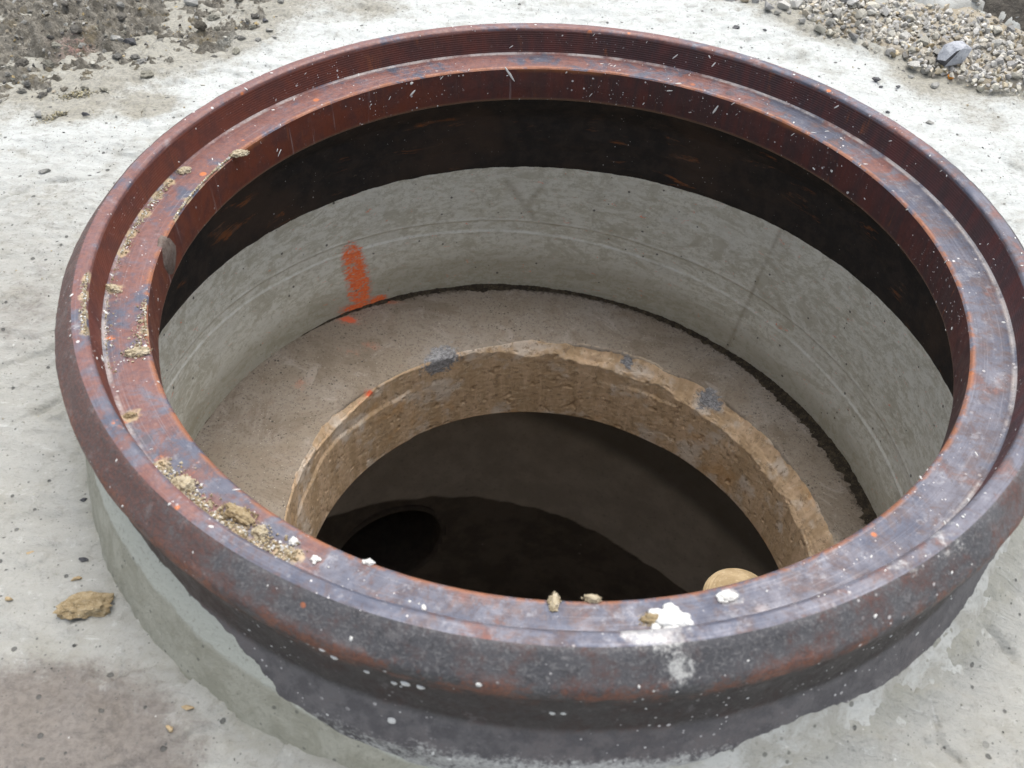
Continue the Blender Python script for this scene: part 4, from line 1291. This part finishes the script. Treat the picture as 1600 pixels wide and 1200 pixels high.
# ------------------------------------------------------------------ chamber below
chamber = tag(empty('manhole_chamber', (0, 0, -1.9)), 'dark round concrete chamber under the slab with a pipe in its wall', 'chamber')
RC = .60
NW, MW = 420, 260
tw = np.linspace(0, 2*PI, NW, endpoint=False)
zw = np.linspace(-.50, -2.0, MW)
Tn, Zw = np.meshgrid(tw, zw, indexing='ij')
x, y = RC*np.cos(Tn), RC*np.sin(Tn)
P = np.stack([x, y, Zw], -1)
tdg = np.degrees(Tn); tdg = np.where(tdg > 180, tdg-360, tdg)
r = RC + .004*fbm(P, 6, 4, 301) + .0015*fbm(P, 40, 3, 303)
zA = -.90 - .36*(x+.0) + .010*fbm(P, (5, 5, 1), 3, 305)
zB = -1.155 - .33*(x) + .022*fbm(P, (9, 9, 1), 4, 307) - .02*sst(40, 70, tdg)
r = r + .006*sst(.004, -.004, Zw-zB) - .0
axis_t = math.radians(121); pz = -1.235
axv = np.array([math.cos(axis_t), math.sin(axis_t), 0]); axu = np.array([-math.sin(axis_t), math.cos(axis_t), 0])
pc = RC*axv + np.array([0, 0, pz])
dist = np.hypot((P-pc) @ axu, Zw-pz)
far_ = (P @ axv) > 0
V = np.stack([r*np.cos(Tn), r*np.sin(Tn), Zw+1.9], -1)
inside = (dist < .128) & far_
iq = inside | False
keep = ~(inside[:, :-1] & np.roll(inside, -1, 0)[:, :-1] & inside[:, 1:] & np.roll(inside, -1, 0)[:, 1:])
me = grid_mesh('wall', V, True, False, keep)
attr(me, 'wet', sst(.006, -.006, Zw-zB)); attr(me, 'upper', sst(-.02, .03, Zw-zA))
cm = mat_chamber()
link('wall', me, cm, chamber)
# pipe: a hollow stub with a deep bore
pp = [(.132, .03), (.132, -.001), (.130, -.003), (.119, -.002), (.117, .002), (.116, .05), (.116, 1.2), (.0, 1.2)]
ppr = resample(rounded(pp, {}), .03)
a_ = np.linspace(0, 2*PI, 96, endpoint=False)
A2, I2 = np.meshgrid(a_, np.arange(len(ppr)), indexing='ij')
rad, dep = ppr[I2, 0], ppr[I2, 1]
V = (pc + np.array([0, 0, 1.9]))[None, None] + rad[..., None]*(np.cos(A2)[..., None]*axu + np.sin(A2)[..., None]*np.array([0, 0, 1.0])) + dep[..., None]*axv
pm_ = mat_plain('dark pipe', (.10, .085, .075), (.14, .12, .10), 40, .7, .002, .3)
link('pipe', grid_mesh('pipe', V, True), pm_, chamber)
nn, mm = 160, 60
Tn, Rn = np.meshgrid(np.linspace(0, 2*PI, nn, endpoint=False), np.linspace(0.001, RC+.03, mm), indexing='ij')
x, y = Rn*np.cos(Tn), Rn*np.sin(Tn)
P = np.stack([x, y, 0*x], -1)
z = .28 + .02*fbm(P, 5, 4, 311)
me = grid_mesh('floor', np.stack([x, y, z], -1), True)
link('floor', me, mat_plain('pale bounce concrete', (.36, .34, .30), (.46, .44, .39), 14, .7, .006, .4), chamber)  # unseen floor, raised and made pale to bounce light up the wall

# ------------------------------------------------------------------ tan ribbed pipe standing in the chamber
p = at(1150, 946, -.34)
ztop, zbot = -.318, -1.87
Rb = .034
prof = []
nrib = 110
for q in range(nrib*4):
    z_ = zbot + (ztop-.012-zbot)*q/(nrib*4)
    prof.append((Rb*(1 - .035*(.5+.5*math.cos(q*PI/2))), z_))
for q in range(90):
    u = q/89
    a = u*PI/2
    b = .0005*abs(math.sin(u*9*PI))
    prof.append((max(Rb*math.cos(a)**.75 + b*math.cos(a), 0.0003), ztop - .012 + .014*math.sin(a) + b*math.sin(a)))
prof = np.array(prof)
ta = np.linspace(0, 2*PI, 96, endpoint=False)
V = np.stack([np.cos(ta)[:, None]*prof[None, :, 0], np.sin(ta)[:, None]*prof[None, :, 0], np.broadcast_to(prof[None, :, 1]-zbot, (96, len(prof)))], -1)
o = link('ribbed_pipe', grid_mesh('ribbed_pipe', V, True), mat_tan(), None, (p[0], p[1], zbot))
tag(o, 'tan ribbed pipe with a rounded top standing in the hole behind the front rim', 'pipe')
